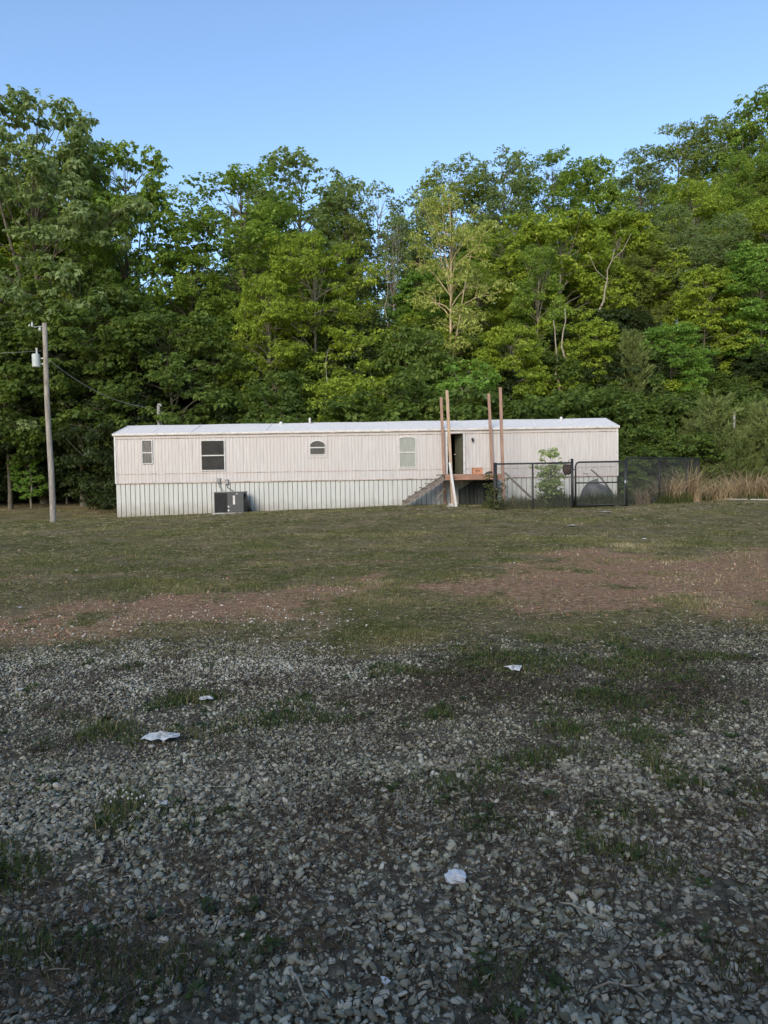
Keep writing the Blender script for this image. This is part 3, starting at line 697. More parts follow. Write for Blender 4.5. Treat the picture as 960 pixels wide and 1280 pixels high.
plant('und', 515, 400, 45, 'bright bushy tree left of the first deck posts', rs=.8)
plant('und', 345, 460, 42.5, 'fresh green bushy tree touching the roof line in the left half', rs=1.0)
plant('und2', 415, 470, 43, 'yellow green bushy tree behind the roof vent pipe', rs=.9)
plant('und2', 460, 450, 44, 'yellow green bushy tree behind the curtained window', rs=.9)
plant('sap', 592, 445, 42.5, 'slim fresh green sapling rising between the deck posts', rs=1.0)
plant('sap', 37, 560, 44, 'thin pale sapling at the left edge beside the utility pole', rs=.9)
plant('pine2', 790, 415, 45, 'olive young pine right of the roof end', rs=.9)
plant('pine2', 85, 480, 48, 'dark pine in the shade between the utility pole and the mobile home', rs=1.0)
plant('pine2', 105, 540, 46, 'small shaded pine beside the left end of the mobile home', rs=1.0)

# filler rows: trees deeper in the wood nothing tells apart
rf = random.Random(21)
keys = ['d1', 'd2', 'oliv', 'lay1', 'lay3', 'col']
def skyline(px):
    return float(np.interp(px, [-100, 0, 60, 130, 190, 250, 300, 400, 440, 455, 490, 520, 600, 780, 840, 960, 1060], [200, 150, 150, 220, 340, 340, 250, 235, 300, 400, 400, 280, 225, 225, 190, 150, 120]))
for Y, step, off, drop in ((56, 62, 10, 60), (66, 66, 40, 25), (78, 62, 0, 22)):
    px = -90 + off
    while px < 1060:
        if not (435 < px < 510):
            top = skyline(px) + drop + rf.uniform(0, 40)
            if px < 240: lab, grp = 'dark tree standing deep in the wood behind the left hickories', 'trees deep in the left wood'
            elif px < 480: lab, grp = 'mid green tree standing in the wood behind the left half of the roof', 'trees deep in the middle wood'
            elif px < 800: lab, grp = 'green tree on the slope behind the right half of the roof', 'trees deep in the right wood'
            else: lab, grp = 'green tree on the steep slope at the right of the photo', 'trees on the steep right slope'
            k_ = rf.choice(keys)
            if px < 240 and Y == 78: top += 160
            plant(k_, px, top, Y + rf.uniform(-3, 3), lab, 'tree', grp, rs=rf.uniform(.8, 1.1), rz=rf.uniform(0, 6.28))
        px += step * rf.uniform(.8, 1.2)
# understory trees in rows
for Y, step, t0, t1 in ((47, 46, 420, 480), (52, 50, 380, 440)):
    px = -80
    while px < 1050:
        if px < 330: lab, grp, ks = 'understory tree with shade coloured leaves under the left hickories', 'understory trees in the left shade', ['dk']
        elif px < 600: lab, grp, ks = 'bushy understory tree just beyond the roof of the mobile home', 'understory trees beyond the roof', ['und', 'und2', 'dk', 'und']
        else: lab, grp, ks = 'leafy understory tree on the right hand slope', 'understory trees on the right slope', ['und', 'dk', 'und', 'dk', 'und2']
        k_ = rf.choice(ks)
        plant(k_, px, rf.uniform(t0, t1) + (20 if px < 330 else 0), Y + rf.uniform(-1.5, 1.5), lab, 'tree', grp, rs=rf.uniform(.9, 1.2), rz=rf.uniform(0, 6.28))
        px += step * rf.uniform(.75, 1.25)
# shrubs
px = 160
while px < 1030:
    Yq = 42.0 + rf.uniform(-.6, 1.2)
    plant(rf.choice(['shr', 'shr2', 'shr3', 'shr']) if px > 320 else 'dks', px, rf.uniform(488, 512) if px > 330 else rf.uniform(520, 560), Yq,
          'leafy shrub along the foot of the wood behind the mobile home', 'shrub', 'shrubs along the foot of the wood', rs=rf.uniform(.8, 1.1), rz=rf.uniform(0, 6.28))
    px += rf.uniform(22, 34)
for Yr in (44.5, 47.5, 51):
    px = 560
    while px < 1040:
        x_ = at(px, 500, Yr).x; 
        place(rf.choice(['shr', 'shr2', 'shr3']), x_, Yr + rf.uniform(-.6, .6), rf.uniform(2.0, 3.4), rf.uniform(0, 6.28), 'low shrub growing on the bank behind the right end of the mobile home', 'shrub', 'shrubs on the right bank', rf.uniform(.9, 1.2))
        px += rf.uniform(34, 52)
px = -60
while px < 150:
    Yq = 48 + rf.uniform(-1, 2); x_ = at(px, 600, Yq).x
    place('dks', x_, Yq, rf.uniform(2.2, 3.6), rf.uniform(0, 6.28), 'shrub with shade coloured leaves at the back of the left lawn', 'shrub', 'shrubs at the back of the left lawn', 1.1)
    px += rf.uniform(18, 30)

# ------------------------------------------------------------------ mobile home
YW = 34.9                         # front wall
A = at(145, 604.8, YW); B = at(772, 595.0, YW)
X0, X1 = A.x, B.x
ZS = (at(145, 604.8, YW).z + at(480, 598.2, YW).z) / 2          # skirt top
ZE = (at(145, 543.5, YW).z + at(772, 534, YW).z) / 2       # eave
DEP = 4.3
def wx(px, py): return at(px, py, YW).x
def wz(px, py): return at(px, py, YW).z

def wall_mat(name, base, dirt, tint, stain=.5):
    t = NT(name); P = t.coords('Object')
    v1 = t.coords('Object', (6, 1, .35)); n1 = t.noise(2.2, v1, 5, .65); n2 = t.noise(.45, P, 4, .6); n3 = t.noise(14, P, 4, .6)
    c = t.ramp(n1, [(.3, dirt), (.62, base)])
    c = t.mix(t.ramp(n2, [(.35, 0.0), (.7, .7)]), c, tint)
    c = t.mix(t.ramp(n3, [(.58, 0.0), (.78, stain * .35)]), c, (.34, .27, .21))
    t.bsdf(c, .5, .35, 0, t.bump(n3, .08, .005)); return t.m
M['siding'] = wall_mat('siding_paint', (.475, .447, .428), (.34, .305, .285), (.425, .385, .362), 1.1)
def splash(m_):
    nt_ = m_.node_tree; p_ = [n_ for n_ in nt_.nodes if n_.type == 'BSDF_PRINCIPLED'][0]; src = p_.inputs['Base Color'].links[0].from_socket
    g_ = nt_.nodes.new('ShaderNodeNewGeometry'); sp = nt_.nodes.new('ShaderNodeSeparateXYZ'); nt_.links.new(g_.outputs['Position'], sp.inputs[0])
    nz = nt_.nodes.new('ShaderNodeTexNoise'); nz.inputs['Scale'].default_value = 3; nt_.links.new(g_.outputs['Position'], nz.inputs['Vector'])
    ad = nt_.nodes.new('ShaderNodeMath'); ad.operation = 'MULTIPLY_ADD'; ad.inputs[1].default_value = -.7; nt_.links.new(nz.outputs['Fac'], ad.inputs[0]); nt_.links.new(sp.outputs[2], ad.inputs[2])
    mr = nt_.nodes.new('ShaderNodeMapRange'); mr.inputs[1].default_value = -.15; mr.inputs[2].default_value = .55; mr.inputs[3].default_value = .75; mr.inputs[4].default_value = 0; nt_.links.new(ad.outputs[0], mr.inputs[0])
    mx = nt_.nodes.new('ShaderNodeMix'); mx.data_type = 'RGBA'; mx.inputs[7].default_value = (.20, .17, .12, 1)
    nt_.links.new(mr.outputs[0], mx.inputs[0]); nt_.links.new(src, mx.inputs[6]); nt_.links.new(mx.outputs[2], p_.inputs['Base Color'])
M['skirt'] = wall_mat('skirt_paint', (.46, .46, .43), (.33, .33, .30), (.41, .41, .38), .4)
splash(M['skirt'])
M['roof'] = wall_mat('roof_metal', (.72, .69, .66), (.57, .55, .53), (.66, .63, .61), .25)
M['white'] = simple('white_paint', (.50, .48, .455), .5, .3, var=.25, scale=5)
M['trimrust'] = simple('rusty_trim', (.48, .40, .35), .6, .3, var=.5, scale=2.5, stretch=(1, 1, 4), dark=(.14, .08, .05))
t = NT('window_glass'); t.bsdf(t.ramp(t.noise(2, t.coords()), [(.3, (.010, .011, .012)), (.7, (.030, .029, .027))]), .35, .12); M['glass'] = t.m
t = NT('curtain_glass'); v = t.coords('Object', (14, 1, .6)); t.bsdf(t.ramp(t.noise(2, v), [(.3, (.20, .21, .18)), (.7, (.31, .31, .28))]), .4, .15); M['curtain'] = t.m
t = NT('blind_glass'); v = t.coords('Object', (5, 1, 1)); t.bsdf(t.ramp(t.noise(3, v), [(.3, (.06, .06, .055)), (.7, (.16, .15, .135))]), .4, .15); M['blind'] = t.m
M['interior'] = simple('dark_interior', (.03, .028, .022), .9, .1, var=.4, scale=1.5)
M['doorwood'] = simple('dull_door_panel', (.09, .09, .06), .7, .2, var=.3, scale=1.5)

home = empty('mobile_home', (X0, YW, 0))
tag(home, 'long white single wide mobile home with ribbed metal siding and a pale shallow gable roof', 'mobile home')
LEN = X1 - X0
def ribbed(mb, x0, x1, z0, z1, pitch, depth, y=0.0, groove=.25):
    """vertical ribbed sheet facing -y"""
    xs = []; n = max(1, round((x1 - x0) / pitch)); p = (x1 - x0) / n
    for i in range(n):
        a = x0 + i * p; xs += [(a, y), (a + p * (1 - groove) , y), (a + p * (1 - groove * .75), y + depth), (a + p * (1 - groove * .25), y + depth)]
    xs.append((x1, y))
    vs = [(a, b, z0) for a, b in xs] + [(a, b, z1) for a, b in xs]; k_ = len(xs)
    mb.add(vs, [(i, i + 1, k_ + i + 1, k_ + i) for i in range(k_ - 1)])
L = lambda px, py: wx(px, py) - X0        # local x
dx0, dx1 = L(559.5, 570), L(579, 570); dz0, dz1 = wz(569, 592.8), wz(569, 541.5)
ZT = wz(300, 590.3) ; ZF = ZE - .20
# main siding sheets around the door opening
mb = MB()
ribbed(mb, 0, dx0, ZT, ZF, .16, .014, 0, .30); ribbed(mb, dx1, LEN, ZT, ZF, .16, .014, 0, .30)
ribbed(mb, dx0, dx1, dz1, ZF, .16, .014, 0, .30)
mb.build('siding', M['siding'], home)
mb = MB(); ribbed(mb, 0, dx0, ZS, ZT - .02, .16, .013, -.004, .3); ribbed(mb, dx1, LEN, ZS, ZT - .02, .16, .013, -.004, .3); mb.build('lower_siding', M['siding'], home)
mb = MB(); ribbed(mb, 0, LEN, ZF + .02, ZE, .075, .01, -.012, .3); mb.build('frieze_panel', M['siding'], home)
mb = MB(); mb.box(0, dx0, -.026, .004, ZT - .02, ZT); mb.box(dx1, LEN, -.026, .004, ZT - .02, ZT); mb.box(0, LEN, -.03, .004, ZF, ZF + .018)
mb.build('trim_strip', M['trimrust'], home)
mb = MB(); mb.box(-.02, LEN + .02, -.035, .01, ZS - .035, ZS - .003); mb.build('skirt_rail', M['trimrust'], home)
# side and back walls
mb = MB()
for xx_ in (0, LEN):
    yl = [i * .15 for i in range(int(DEP / .15) + 1)] + [DEP]
    o_ = .012 if xx_ else -.012
    vs = []; 
    for i, yv_ in enumerate(yl): vs += [(xx_ + (o_ if i % 2 else 0), yv_, ZS), (xx_ + (o_ if i % 2 else 0), yv_, ZE)]
    mb.add(vs, [(2*i, 2*i+2, 2*i+3, 2*i+1) for i in range(len(yl) - 1)])
    mb.add([(xx_, 0, ZE), (xx_, DEP, ZE), (xx_, DEP / 2, ZE + .56)], [(0, 1, 2)])
mb.add([(0, DEP, ZS), (LEN, DEP, ZS), (LEN, DEP, ZE), (0, DEP, ZE)], [(0, 1, 2, 3)])
mb.build('end_wall', M['siding'], home)
MB().box(-.03, .05, -.034, .06, ZS, ZE).build('corner_trim', M['white'], home); MB().box(LEN - .05, LEN + .03, -.034, .06, ZS, ZE).build('corner_trim', M['white'], home)
# skirt, following the ground
mb = MB(); pit = .225; n_ = round(LEN / pit); p_ = LEN / n_
for i in range(n_):
    a = i * p_; prof = [(a, .03), (a + p_ * .86, .03), (a + p_ * .88, .095), (a + p_ * .975, .095), (a + p_, .03)]
    zb = gz1(X0 + a, YW) - .12; rj = random.uniform(-.012, .012)
    vs = [(q[0], q[1] + rj * .5, zb) for q in prof] + [(q[0], q[1] + rj * .2, ZS - .02) for q in prof]
    mb.add(vs, [(j, j + 1, 5 + j + 1, 5 + j) for j in range(4)])
for xx_ in (.02, LEN - .02): mb.add([(xx_, .03, -.3), (xx_, DEP, -.3), (xx_, DEP, ZS), (xx_, .03, ZS)], [(0, 1, 2, 3)])
mb.build('skirting', M['skirt'], home)
# roof: two shallow slopes with standing seams
RH = .56; OV = .07
mb = MB()
def roof_pt(x, v, dz=0): # v in -1..1 across
    return (x, DEP / 2 + v * (DEP / 2 + OV), ZE + .045 + RH * (1 - abs(v)) + dz)
nx = 20
for sgn in (-1, 1):
    vs = []
    for i in range(nx + 1):
        xx_ = -.08 + (LEN + .16) * i / nx; sag = .018 * math.sin(i * 1.7) 
        vs += [roof_pt(xx_, sgn, sag * .4), roof_pt(xx_, sgn * .5, sag), roof_pt(xx_, 0, sag * .6)]
    mb.add(vs, [f for i in range(nx) for f in ((3*i, 3*i+3, 3*i+4, 3*i+1), (3*i+1, 3*i+4, 3*i+5, 3*i+2))])
ro = mb.build('roof', M['roof'], home)
mb = MB()
for i in range(1, 13):
    xx_ = -.08 + (LEN + .16) * i / 13 + random.uniform(-.2, .2)
    mb.beam(roof_pt(xx_, -1, .004), roof_pt(xx_, 0, .004), .03, .016)
mb.build('seam', M['roof'], ro)
mb = MB(); mb.box(-.09, LEN + .09, -.095, -.05, ZE - .03, ZE + .055)
mb.build('fascia', M['white'], home, bevel=.006)
mb = MB(); mb.box(-.09, LEN + .09, -.088, -.012, ZE - .055, ZE - .032); mb.build('drip_edge', M['trimrust'], home)
mb = MB()
for e in (-.085, LEN + .045): 
    for sgn in (-1, 1): mb.beam(roof_pt(e + .02, sgn, -.03), roof_pt(e + .02, 0, -.03), .05, .09)
mb.build('rake_trim', M['white'], home)
t = NT('arched_glass'); v = t.coords('Object', (5, 1, 1)); t.bsdf(t.ramp(t.noise(3, v), [(.3, (.03, .03, .028)), (.7, (.10, .095, .085))]), .4, .15); M['archglass'] = t.m
# window builder
def arch(x0, x1, z0, z1, rise, n=8, inset=0):
    x0 += inset; x1 -= inset; z0 += inset; z1 -= inset
    pts = [(x0, z0), (x1, z0)]
    if rise <= 0: return pts + [(x1, z1), (x0, z1)]
    for i in range(n + 1):
        t_ = i / n; pts.append((x1 + (x0 - x1) * t_, z1 - rise + rise * math.sin(math.pi * t_) ** .6))
    return pts
def window(pxa, pxb, pya, pyb, pane, split=None, rise=0, fr=.055, label=None, surround=.0):
    pc = (pxa + pxb) / 2
    x0, x1 = L(pxa, pya), L(pxb, pya); z0, z1 = wz(pc, pyb), wz(pc, pya)
    fo_ = arch(x0, x1, z0, z1, rise); fi = arch(x0, x1, z0, z1, rise, inset=fr); n_ = len(fo_)
    wn = MB()
    vs = [(a, -.055, b) for a, b in fo_] + [(a, -.055, b) for a, b in fi] + [(a, .0, b) for a, b in fo_] + [(a, -.012, b) for a, b in fi]
    fs = []
    for i in range(n_):
        j = (i + 1) % n_; fs += [(i, j, n_ + j, n_ + i), (i, 2*n_+i, 2*n_+j, j), (n_+i, n_+j, 3*n_+j, 3*n_+i)]
    wn.add(vs, fs)
    w_ = wn.build('window', M['white'], home)
    if label: w_['label'] = label
    if split:
        zs = wz(pc, split); MB().box(x0 + fr, x1 - fr, -.05, -.022, zs - .025, zs + .025).build('sash_bar', M['white'], w_)
        halves = [(z0, zs - .025), (zs + .025, z1)]
    else: halves = [(z0, z1)]
    for hi_, (a_, b_) in enumerate(halves):
        q = arch(x0 + fr, x1 - fr, a_ + (fr if a_ == z0 else 0), b_ - (fr if b_ == z1 else 0), rise if b_ == z1 else 0)
        MB().add([(a, -.02, b) for a, b in q], [tuple(range(len(q)))]).build('pane', pane, w_)
    if surround: MB().box(x0 - surround, x1 + surround, -.018, -.002, z0 - surround * 1.3, z1 + surround * .6).build('surround', M['siding'], w_)
window(177, 190.5, 550, 580, M['blind'], 566, 0, .035, 'narrow window with shaded panes')
window(250.6, 281, 550, 588.5, M['glass'], 569.4, 0, .042, 'wide dark two pane window')
window(387, 406.5, 550.5, 568.5, M['archglass'], 559.5, .16, .028, 'small arched window', .10)
window(498.5, 519.5, 546, 584.5, M['curtain'], 565.5, .05, .032, 'tall arched window with pale curtain', .06)
# door opening: frame, dark room beyond, open door leaf
mb = MB(); mb.box(dx0 - .09, dx0, -.05, .12, dz0, dz1 + .07); mb.box(dx1, dx1 + .09, -.05, .12, dz0, dz1 + .07); mb.box(dx0, dx1, -.05, .12, dz1, dz1 + .07); mb.box(dx0, dx1, -.06, .12, dz0 - .05, dz0)
df = mb.build('door_frame', M['white'], home)
rm = MB(); a0, a1 = dx0 - 1.5, dx1 + 1.5
rm.add([(a0, .13, dz0 - .02), (a1, .13, dz0 - .02), (a1, 3.2, dz0 - .02), (a0, 3.2, dz0 - .02), (a0, .13, dz1 + .2), (a1, .13, dz1 + .2), (a1, 3.2, dz1 + .2), (a0, 3.2, dz1 + .2)],
       [(0, 1, 2, 3), (4, 7, 6, 5), (2, 6, 7, 3), (1, 5, 6, 2), (0, 3, 7, 4)])
rm.build('dark_room', M['interior'], home)
dr = MB(); dr.beam((dx1 - .02, .16, (dz0 + dz1) / 2), (dx1 - .30, .78, (dz0 + dz1) / 2), .04, dz1 - dz0 - .02); dl = dr.build('door', M['doorwood'], df)
MB().tube([(dx1 - .27, .70, dz0 + .95), (dx1 - .36, .67, dz0 + .95)], .03, 8).build('handle', M['trimrust'], dl)
# wall lamp
M['black'] = simple('black_metal', (.02, .02, .02), .5, .4, var=.3)
lx, lz = L(590.5, 550), wz(590.5, 549)
lm = MB().tube([(lx, 0, lz), (lx, -.05, lz)], .055, 12).tube([(lx, -.05, lz), (lx, -.10, lz + .03), (lx, -.12, lz - .02)], .02, 8).build('wall_lamp', M['black'], home)
MB().tube([(lx, -.12, lz + .05), (lx, -.12, lz - .02), (lx + .01, -.12, lz - .12)], [.035, .06, .04], 12).build('lamp_shade', M['black'], lm)
# roof vents
for px_, r_, h_ in ((388, .055, .26), (352, .09, .10), (700, .07, .12)):
    xx_ = at(px_, 530, 37).x - X0
    MB().tube([(xx_, DEP / 2 - .3, ZE + RH - .1), (xx_, DEP / 2 - .3, ZE + RH + h_ - .05), (xx_, DEP / 2 - .3, ZE + RH + h_)], [r_, r_, r_ * .6], 12).build('roof_vent', M['white'], home, True)

# meter boxes with conduits are part of the air conditioner hookup on the wall
M['grey'] = simple('grey_box', (.24, .23, .22), .6, .3, var=.3)
for i, (px_, py_) in enumerate(((273.5, 600.5), (283.5, 602))):
    xx_, zz_ = L(px_, py_), wz(px_, py_)
    b_ = MB().box(xx_ - .085, xx_ + .085, -.12, -.03, zz_ - .11, zz_ + .11).build('disconnect_box', M['grey'], home, bevel=.01)
    e_ = (L(280, 614.5) if i == 0 else L(293, 614.5)); ez = wz(285, 614.5)
    MB().tube([(xx_, -.08, zz_ - .10), (xx_ + .05, -.14, zz_ - .28), (e_, -.25, ez + .02)], .017, 6).build('conduit', M['black'], b_)

# ------------------------------------------------------------------ air conditioner
ax0, ax1 = at(270.5, 628, 34.2).x, at(307, 628, 34.2).x
az0 = gz1((ax0 + ax1) / 2, 34.1); azt = at(288, 614.6, 33.75).z
ac = empty('air_conditioner', ((ax0 + ax1) / 2, 34.15, az0)); tag(ac, 'dark grey packaged air conditioner standing against the white skirting below the wide dark window', 'air conditioner')
hw = (ax1 - ax0) / 2; Hh = azt - az0
M['acgrey'] = simple('ac_paint', (.045, .047, .047), .5, .4, var=.25)
M['acdark'] = simple('ac_grille', (.018, .018, .02), .6, .3, var=.4)
mb = MB(); mb.box(-hw, hw, -.42, .45, .06, Hh - .03); mb.build('cabinet', M['acgrey'], ac, bevel=.015)
MB().box(-hw - .02, hw + .03, -.45, .47, Hh - .028, Hh).build('top_panel', M['grey'], ac, bevel=.008)
mb = MB()
for i in range(14): 
    xq = -hw + .04 + i * (hw * .86 / 14); mb.box(xq, xq + .018, -.445, -.422, .1, Hh - .07)
mb.build('grille', M['acdark'], ac)
MB().box(-hw + .03, -hw * .12, -.4235, -.4225, .09, Hh - .06).build('coil', M['acdark'], ac)
MB().box(hw * .28, hw * .42, -.428, -.422, Hh * .42, Hh * .82).build('sticker', M['white'], ac)
mb = MB(); mb.box(-hw * .08, hw * .02, -.43, -.422, .12, .2); mb.box(-hw * .08, hw * .02, -.43, -.422, .3, .37); mb.box(hw*.5, hw*.6, -.43, -.422, Hh*.88, Hh*.92); mb.build('small_label', M['white'], ac)
M['concrete'] = simple('concrete', (.38, .36, .33), .9, .1, var=.3, scale=6, bump=.3)
MB().box(-hw - .1, hw + .12, -.52, .45, -.06, .055).build('pad', M['concrete'], ac, bevel=.01)
for dx_ in (0, .11):
    MB().tube([(hw - .02 + dx_ * .5, -.2, Hh - .12), (hw + .07 + dx_, -.25, Hh * .6), (hw + .12 + dx_, -.2, Hh * .25), (hw + .16 + dx_, .0, .05)], [.04, .05, .055, .05], 8).build('duct_hose', M['black'], ac, True)

# ------------------------------------------------------------------ deck with stairs and posts
M['deckwood'] = simple('reddish_deck_wood', (.27, .15, .105), .75, .2, var=.35, scale=3, stretch=(.6, 4, 4), bump=.2)
M['postwood'] = simple('tan_post_wood', (.38, .27, .19), .75, .2, var=.3, scale=3, stretch=(5, 5, .6), bump=.2)
M['postdark'] = simple('weathered_post_wood', (.28, .175, .13), .75, .2, var=.3, scale=3, stretch=(5, 5, .6), bump=.2)
M['greywood'] = simple('grey_weathered_wood', (.17, .145, .125), .85, .15, var=.4, scale=3, stretch=(3, 3, 3), bump=.2)
dzt = dz0 - .03
dk = empty('wooden_deck', (at(590, 600, 34).x, 34.0, gz1(at(590, 600, 34).x, 34))); tag(dk, 'small raised wooden deck with side stairs and four very tall posts at the open door', 'deck')
dk_inv = Vector(dk.location)
def ofs(v): return Vector(v) - dk_inv
def dbox(x0, x1, y0, y1, z0, z1): 
    a = ofs((x0, y0, z0)); b = ofs((x1, y1, z1)); return MB().box(a.x, b.x, a.y, b.y, a.z, b.z)
DX0, DX1 = at(556, 597, 33.2).x, at(628, 597, 33.2).x
mb = MB()
nb = 13
for i in range(nb):
    ya = 33.05 + i * (34.82 - 33.05) / nb; a = ofs((DX0, ya + .004, dzt - .035)); b = ofs((DX1, ya + (34.82 - 33.05) / nb - .004, dzt)); mb.box(a.x, b.x, a.y, b.y, a.z, b.z)
mb.build('decking', M['deckwood'], dk)
dbox(DX0, DX1, 33.0, 33.046, dzt - .25, dzt + .004).build('fascia_board', M['deckwood'], dk, bevel=.004)
mb = MB()
for xx_ in (DX0 + .01, (DX0 + DX1) / 2, DX1 - .05): a = ofs((xx_, 33.05, dzt - .25)); mb.box(a.x, a.x + .045, a.y, a.y + 1.75, a.z, a.z + .21)
mb.build('joist', M['greywood'], dk)
def post(pxt, pyt, pxb, Yp, m_):
    a = at(pxt, pyt, Yp); b = at(pxb, 628, Yp); zb = gz1(b.x, Yp) - .1
    zc = dzt + .0
    mb = MB(); mb.beam(ofs((b.x, Yp, zb)), ofs((a.x, Yp, a.z)), .125, .125, Vector((0, 1, 0)))
    return mb.build('post', m_, dk, bevel=.006)
post(551.3, 496.5, 556.5, 34.72, M['postdark']); post(558.5, 488, 566, 32.93, M['postwood'])
post(610.8, 492, 617.5, 34.72, M['postdark']); post(625.2, 484.5, 630, 32.93, M['postdark'])
# stairs run down to the left
stairs = MB(); ns = 7
Sx1, Sx0 = at(555, 600, 33.5).x, at(504, 632, 33.5).x
zg = gz1(Sx0, 33.6)
a = ofs((Sx0, 33.42, zg + .06)); b = ofs((Sx1, 33.42, dzt - .15)); stairs.beam(a, b, .045, .22)
sb = stairs.build('stairs', M['greywood'], dk)
o2 = MB(); a2 = ofs((Sx0, 34.42, zg + .06)); b2 = ofs((Sx1, 34.42, dzt - .15)); o2.beam(a2, b2, .045, .22).build('stringer', M['greywood'], sb)
for i in range(ns):
    f_ = (i + .5) / ns; xx_ = Sx0 + (Sx1 - Sx0) * f_; zz_ = zg + .10 + (dzt - zg - .04) * (i + .55) / ns
    a = ofs((xx_ - .15, 33.36, zz_)); b = ofs((xx_ + .17, 34.48, zz_ + .045))
    MB().box(a.x, b.x, a.y, b.y, a.z, b.z).build('tread', M['greywood'], sb, bevel=.004)
    a = ofs((xx_ + .10, 33.40, zz_ - .15)); b = ofs((xx_ + .13, 34.45, zz_))
    MB().box(a.x, b.x, a.y, b.y, a.z, b.z).build('riser', M['greywood'], sb)
# diagonal brace under the deck
MB().beam(ofs(at(545, 624, 33.9)), ofs(at(556, 610, 33.9)), .05, .09).build('brace', M['greywood'], dk)

M['shade_sheet'] = simple('painted_shade', (.022, .024, .02), .6, .2, var=.4, scale=3, bump=.4)  # dark sheet added as painted shade below the deck
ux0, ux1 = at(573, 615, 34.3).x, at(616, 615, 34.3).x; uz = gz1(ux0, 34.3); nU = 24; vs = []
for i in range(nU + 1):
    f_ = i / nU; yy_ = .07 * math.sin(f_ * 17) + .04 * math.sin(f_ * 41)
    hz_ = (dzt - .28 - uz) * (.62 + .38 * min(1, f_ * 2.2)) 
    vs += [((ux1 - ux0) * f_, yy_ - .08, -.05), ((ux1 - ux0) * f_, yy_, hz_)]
o = MB().add(vs, [(2*i, 2*i+2, 2*i+3, 2*i+1) for i in range(nU)]).build('deck_shade_sheet', M['shade_sheet'], None, True); o.location = (ux0, 34.3, uz)
tag(o, 'dark sheet painted as the shade under the deck', 'plastic sheet')
# board leaning against the deck
a = at(562, 578, 32.84); b = at(570.3, 632, 32.55); b.z = gz1(b.x, b.y)
o = MB().beam((0, 0, 0), a - b, .10, .035, Vector((0, 1, 0))).build('leaning_board', M['white'], None, bevel=.003); o.location = b
tag(o, 'long white painted board leaning against the front edge of the deck', 'board')
# box on deck
M['cardboard'] = simple('reddish_crate', (.40, .19, .11), .8, .15, var=.3, scale=5)
bx0 = at(590.6, 590, 33.6); bw = at(603, 590, 33.6).x - bx0.x
cr = empty('crate', (bx0.x + bw / 2, 33.7, dzt)); tag(cr, 'small reddish brown crate standing on the deck beside the open door', 'crate')
crh = at(597, 585, 33.6).z - dzt
mb = MB(); mb.box(-bw/2, bw/2, -.18, -.16, .002, crh); mb.box(-bw/2, bw/2, .16, .18, .002, crh); mb.box(-bw/2, -bw/2 + .02, -.159, .159, .002, crh); mb.box(bw/2 - .02, bw/2, -.159, .159, .002, crh); mb.box(-bw/2 + .021, bw/2 - .021, -.159, .159, .003, .02)
mb.build('crate_side', M['cardboard'], cr)
mb = MB(); mb.box(-.09, -.015, -.185, -.1805, crh * .45, crh * .62); mb.box(.015, .09, -.185, -.1805, crh * .45, crh * .62); mb.build('hand_hole', M['black'], cr)
mb = MB(); mb.box(-bw/2 - .01, bw/2 + .01, -.19, .19, crh, crh + .018); mb.build('lid', M['cardboard'], cr)
# dark shoe-like object on the deck edge by the fence post
p = at(611, 591.5, 33.4)
mb = MB(); mb.tube([(-.13, 0, .05), (-.05, 0, .06), (.05, 0, .075), (.12, 0, .06), (.15, 0, .10)], [.02, .05, .06, .05, .03], 8)
o = mb.build('work_boot', M['black'], None, True); o.location = (p.x, 33.4, dzt); tag(o, 'small black boot left on the right end of the deck', 'boot')
# light concrete foot at front left post
p = at(564, 629, 32.9)
mb = MB().box(-.2, .2, -.16, .16, -.04, .05).box(-.12, .1, -.1, .1, .051, .14); o = mb.build('concrete_block', M['concrete'], None, bevel=.015); o.location = (p.x - .02, 32.7, gz1(p.x, 32.7)); tag(o, 'pale concrete block at the foot of the front left deck post', 'block')

# ------------------------------------------------------------------ utility pole, transformer, wires
M['polewood'] = bark('pole_wood', (.13, .115, .095), (.33, .30, .26))
M['galv'] = simple('galvanised_metal', (.36, .39, .38), .45, .4, var=.2, scale=4)
M['insul'] = simple('white_insulator', (.36, .37, .35), .35, .5, var=.1)
b = G(66.5, 653); YP = b.y; tp = at(55.0, 404, YP)
pole = empty('utility_pole', b); tag(pole, 'tall weathered grey wooden utility pole leaning slightly on the left lawn', 'utility pole')
rel = lambda v: Vector(v) - b
top = rel(tp); pts = [Vector((0, 0, -.4))] + [top * (i / 8) + Vector((.02 * math.sin(i), 0, 0)) for i in range(9)]
MB().tube(pts, [.132] + [.130 - .004 * i for i in range(9)], 14).build('shaft', M['polewood'], pole, True)
q = lambda px, py, dy=0: rel(at(px, py, YP + dy))
MB().tube([q(54, 408), q(49, 408), q(44, 409), q(40, 407.5)], .014, 6).build('bracket', M['galv'], pole)
ins = MB(); ins.tube([q(40.5, 409), q(40.3, 407), q(40.2, 405), q(40.1, 402.3)], [.03, .05, .035, .03], 10); ins.tube([q(36.3, 408.5), q(36.8, 407), q(36.9, 405.2)], [.025, .04, .025], 10); ins.tube([q(50, 414), q(50, 411.5), q(50, 409)], [.05, .07, .04], 10)
ins.build('insulator', M['insul'], pole, True)
tz0, tz1 = q(47, 459.5), q(46, 443)
tr = MB().tube([Vector((tz0.x, -.1, tz0.z)), Vector((tz0.x, -.1, tz0.z + .02)), Vector((tz1.x, -.1, tz1.z - .03)), Vector((tz1.x, -.1, tz1.z))], [.145, .165, .165, .13], 18).build('transformer', M['galv'], pole)
MB().tube([Vector((tz1.x + .05, -.1, tz1.z)), Vector((tz1.x + .05, -.1, tz1.z + .12)), Vector((tz1.x + .05, -.1, tz1.z + .26))], [.05, .035, .05], 10).build('bushing', M['insul'], tr)
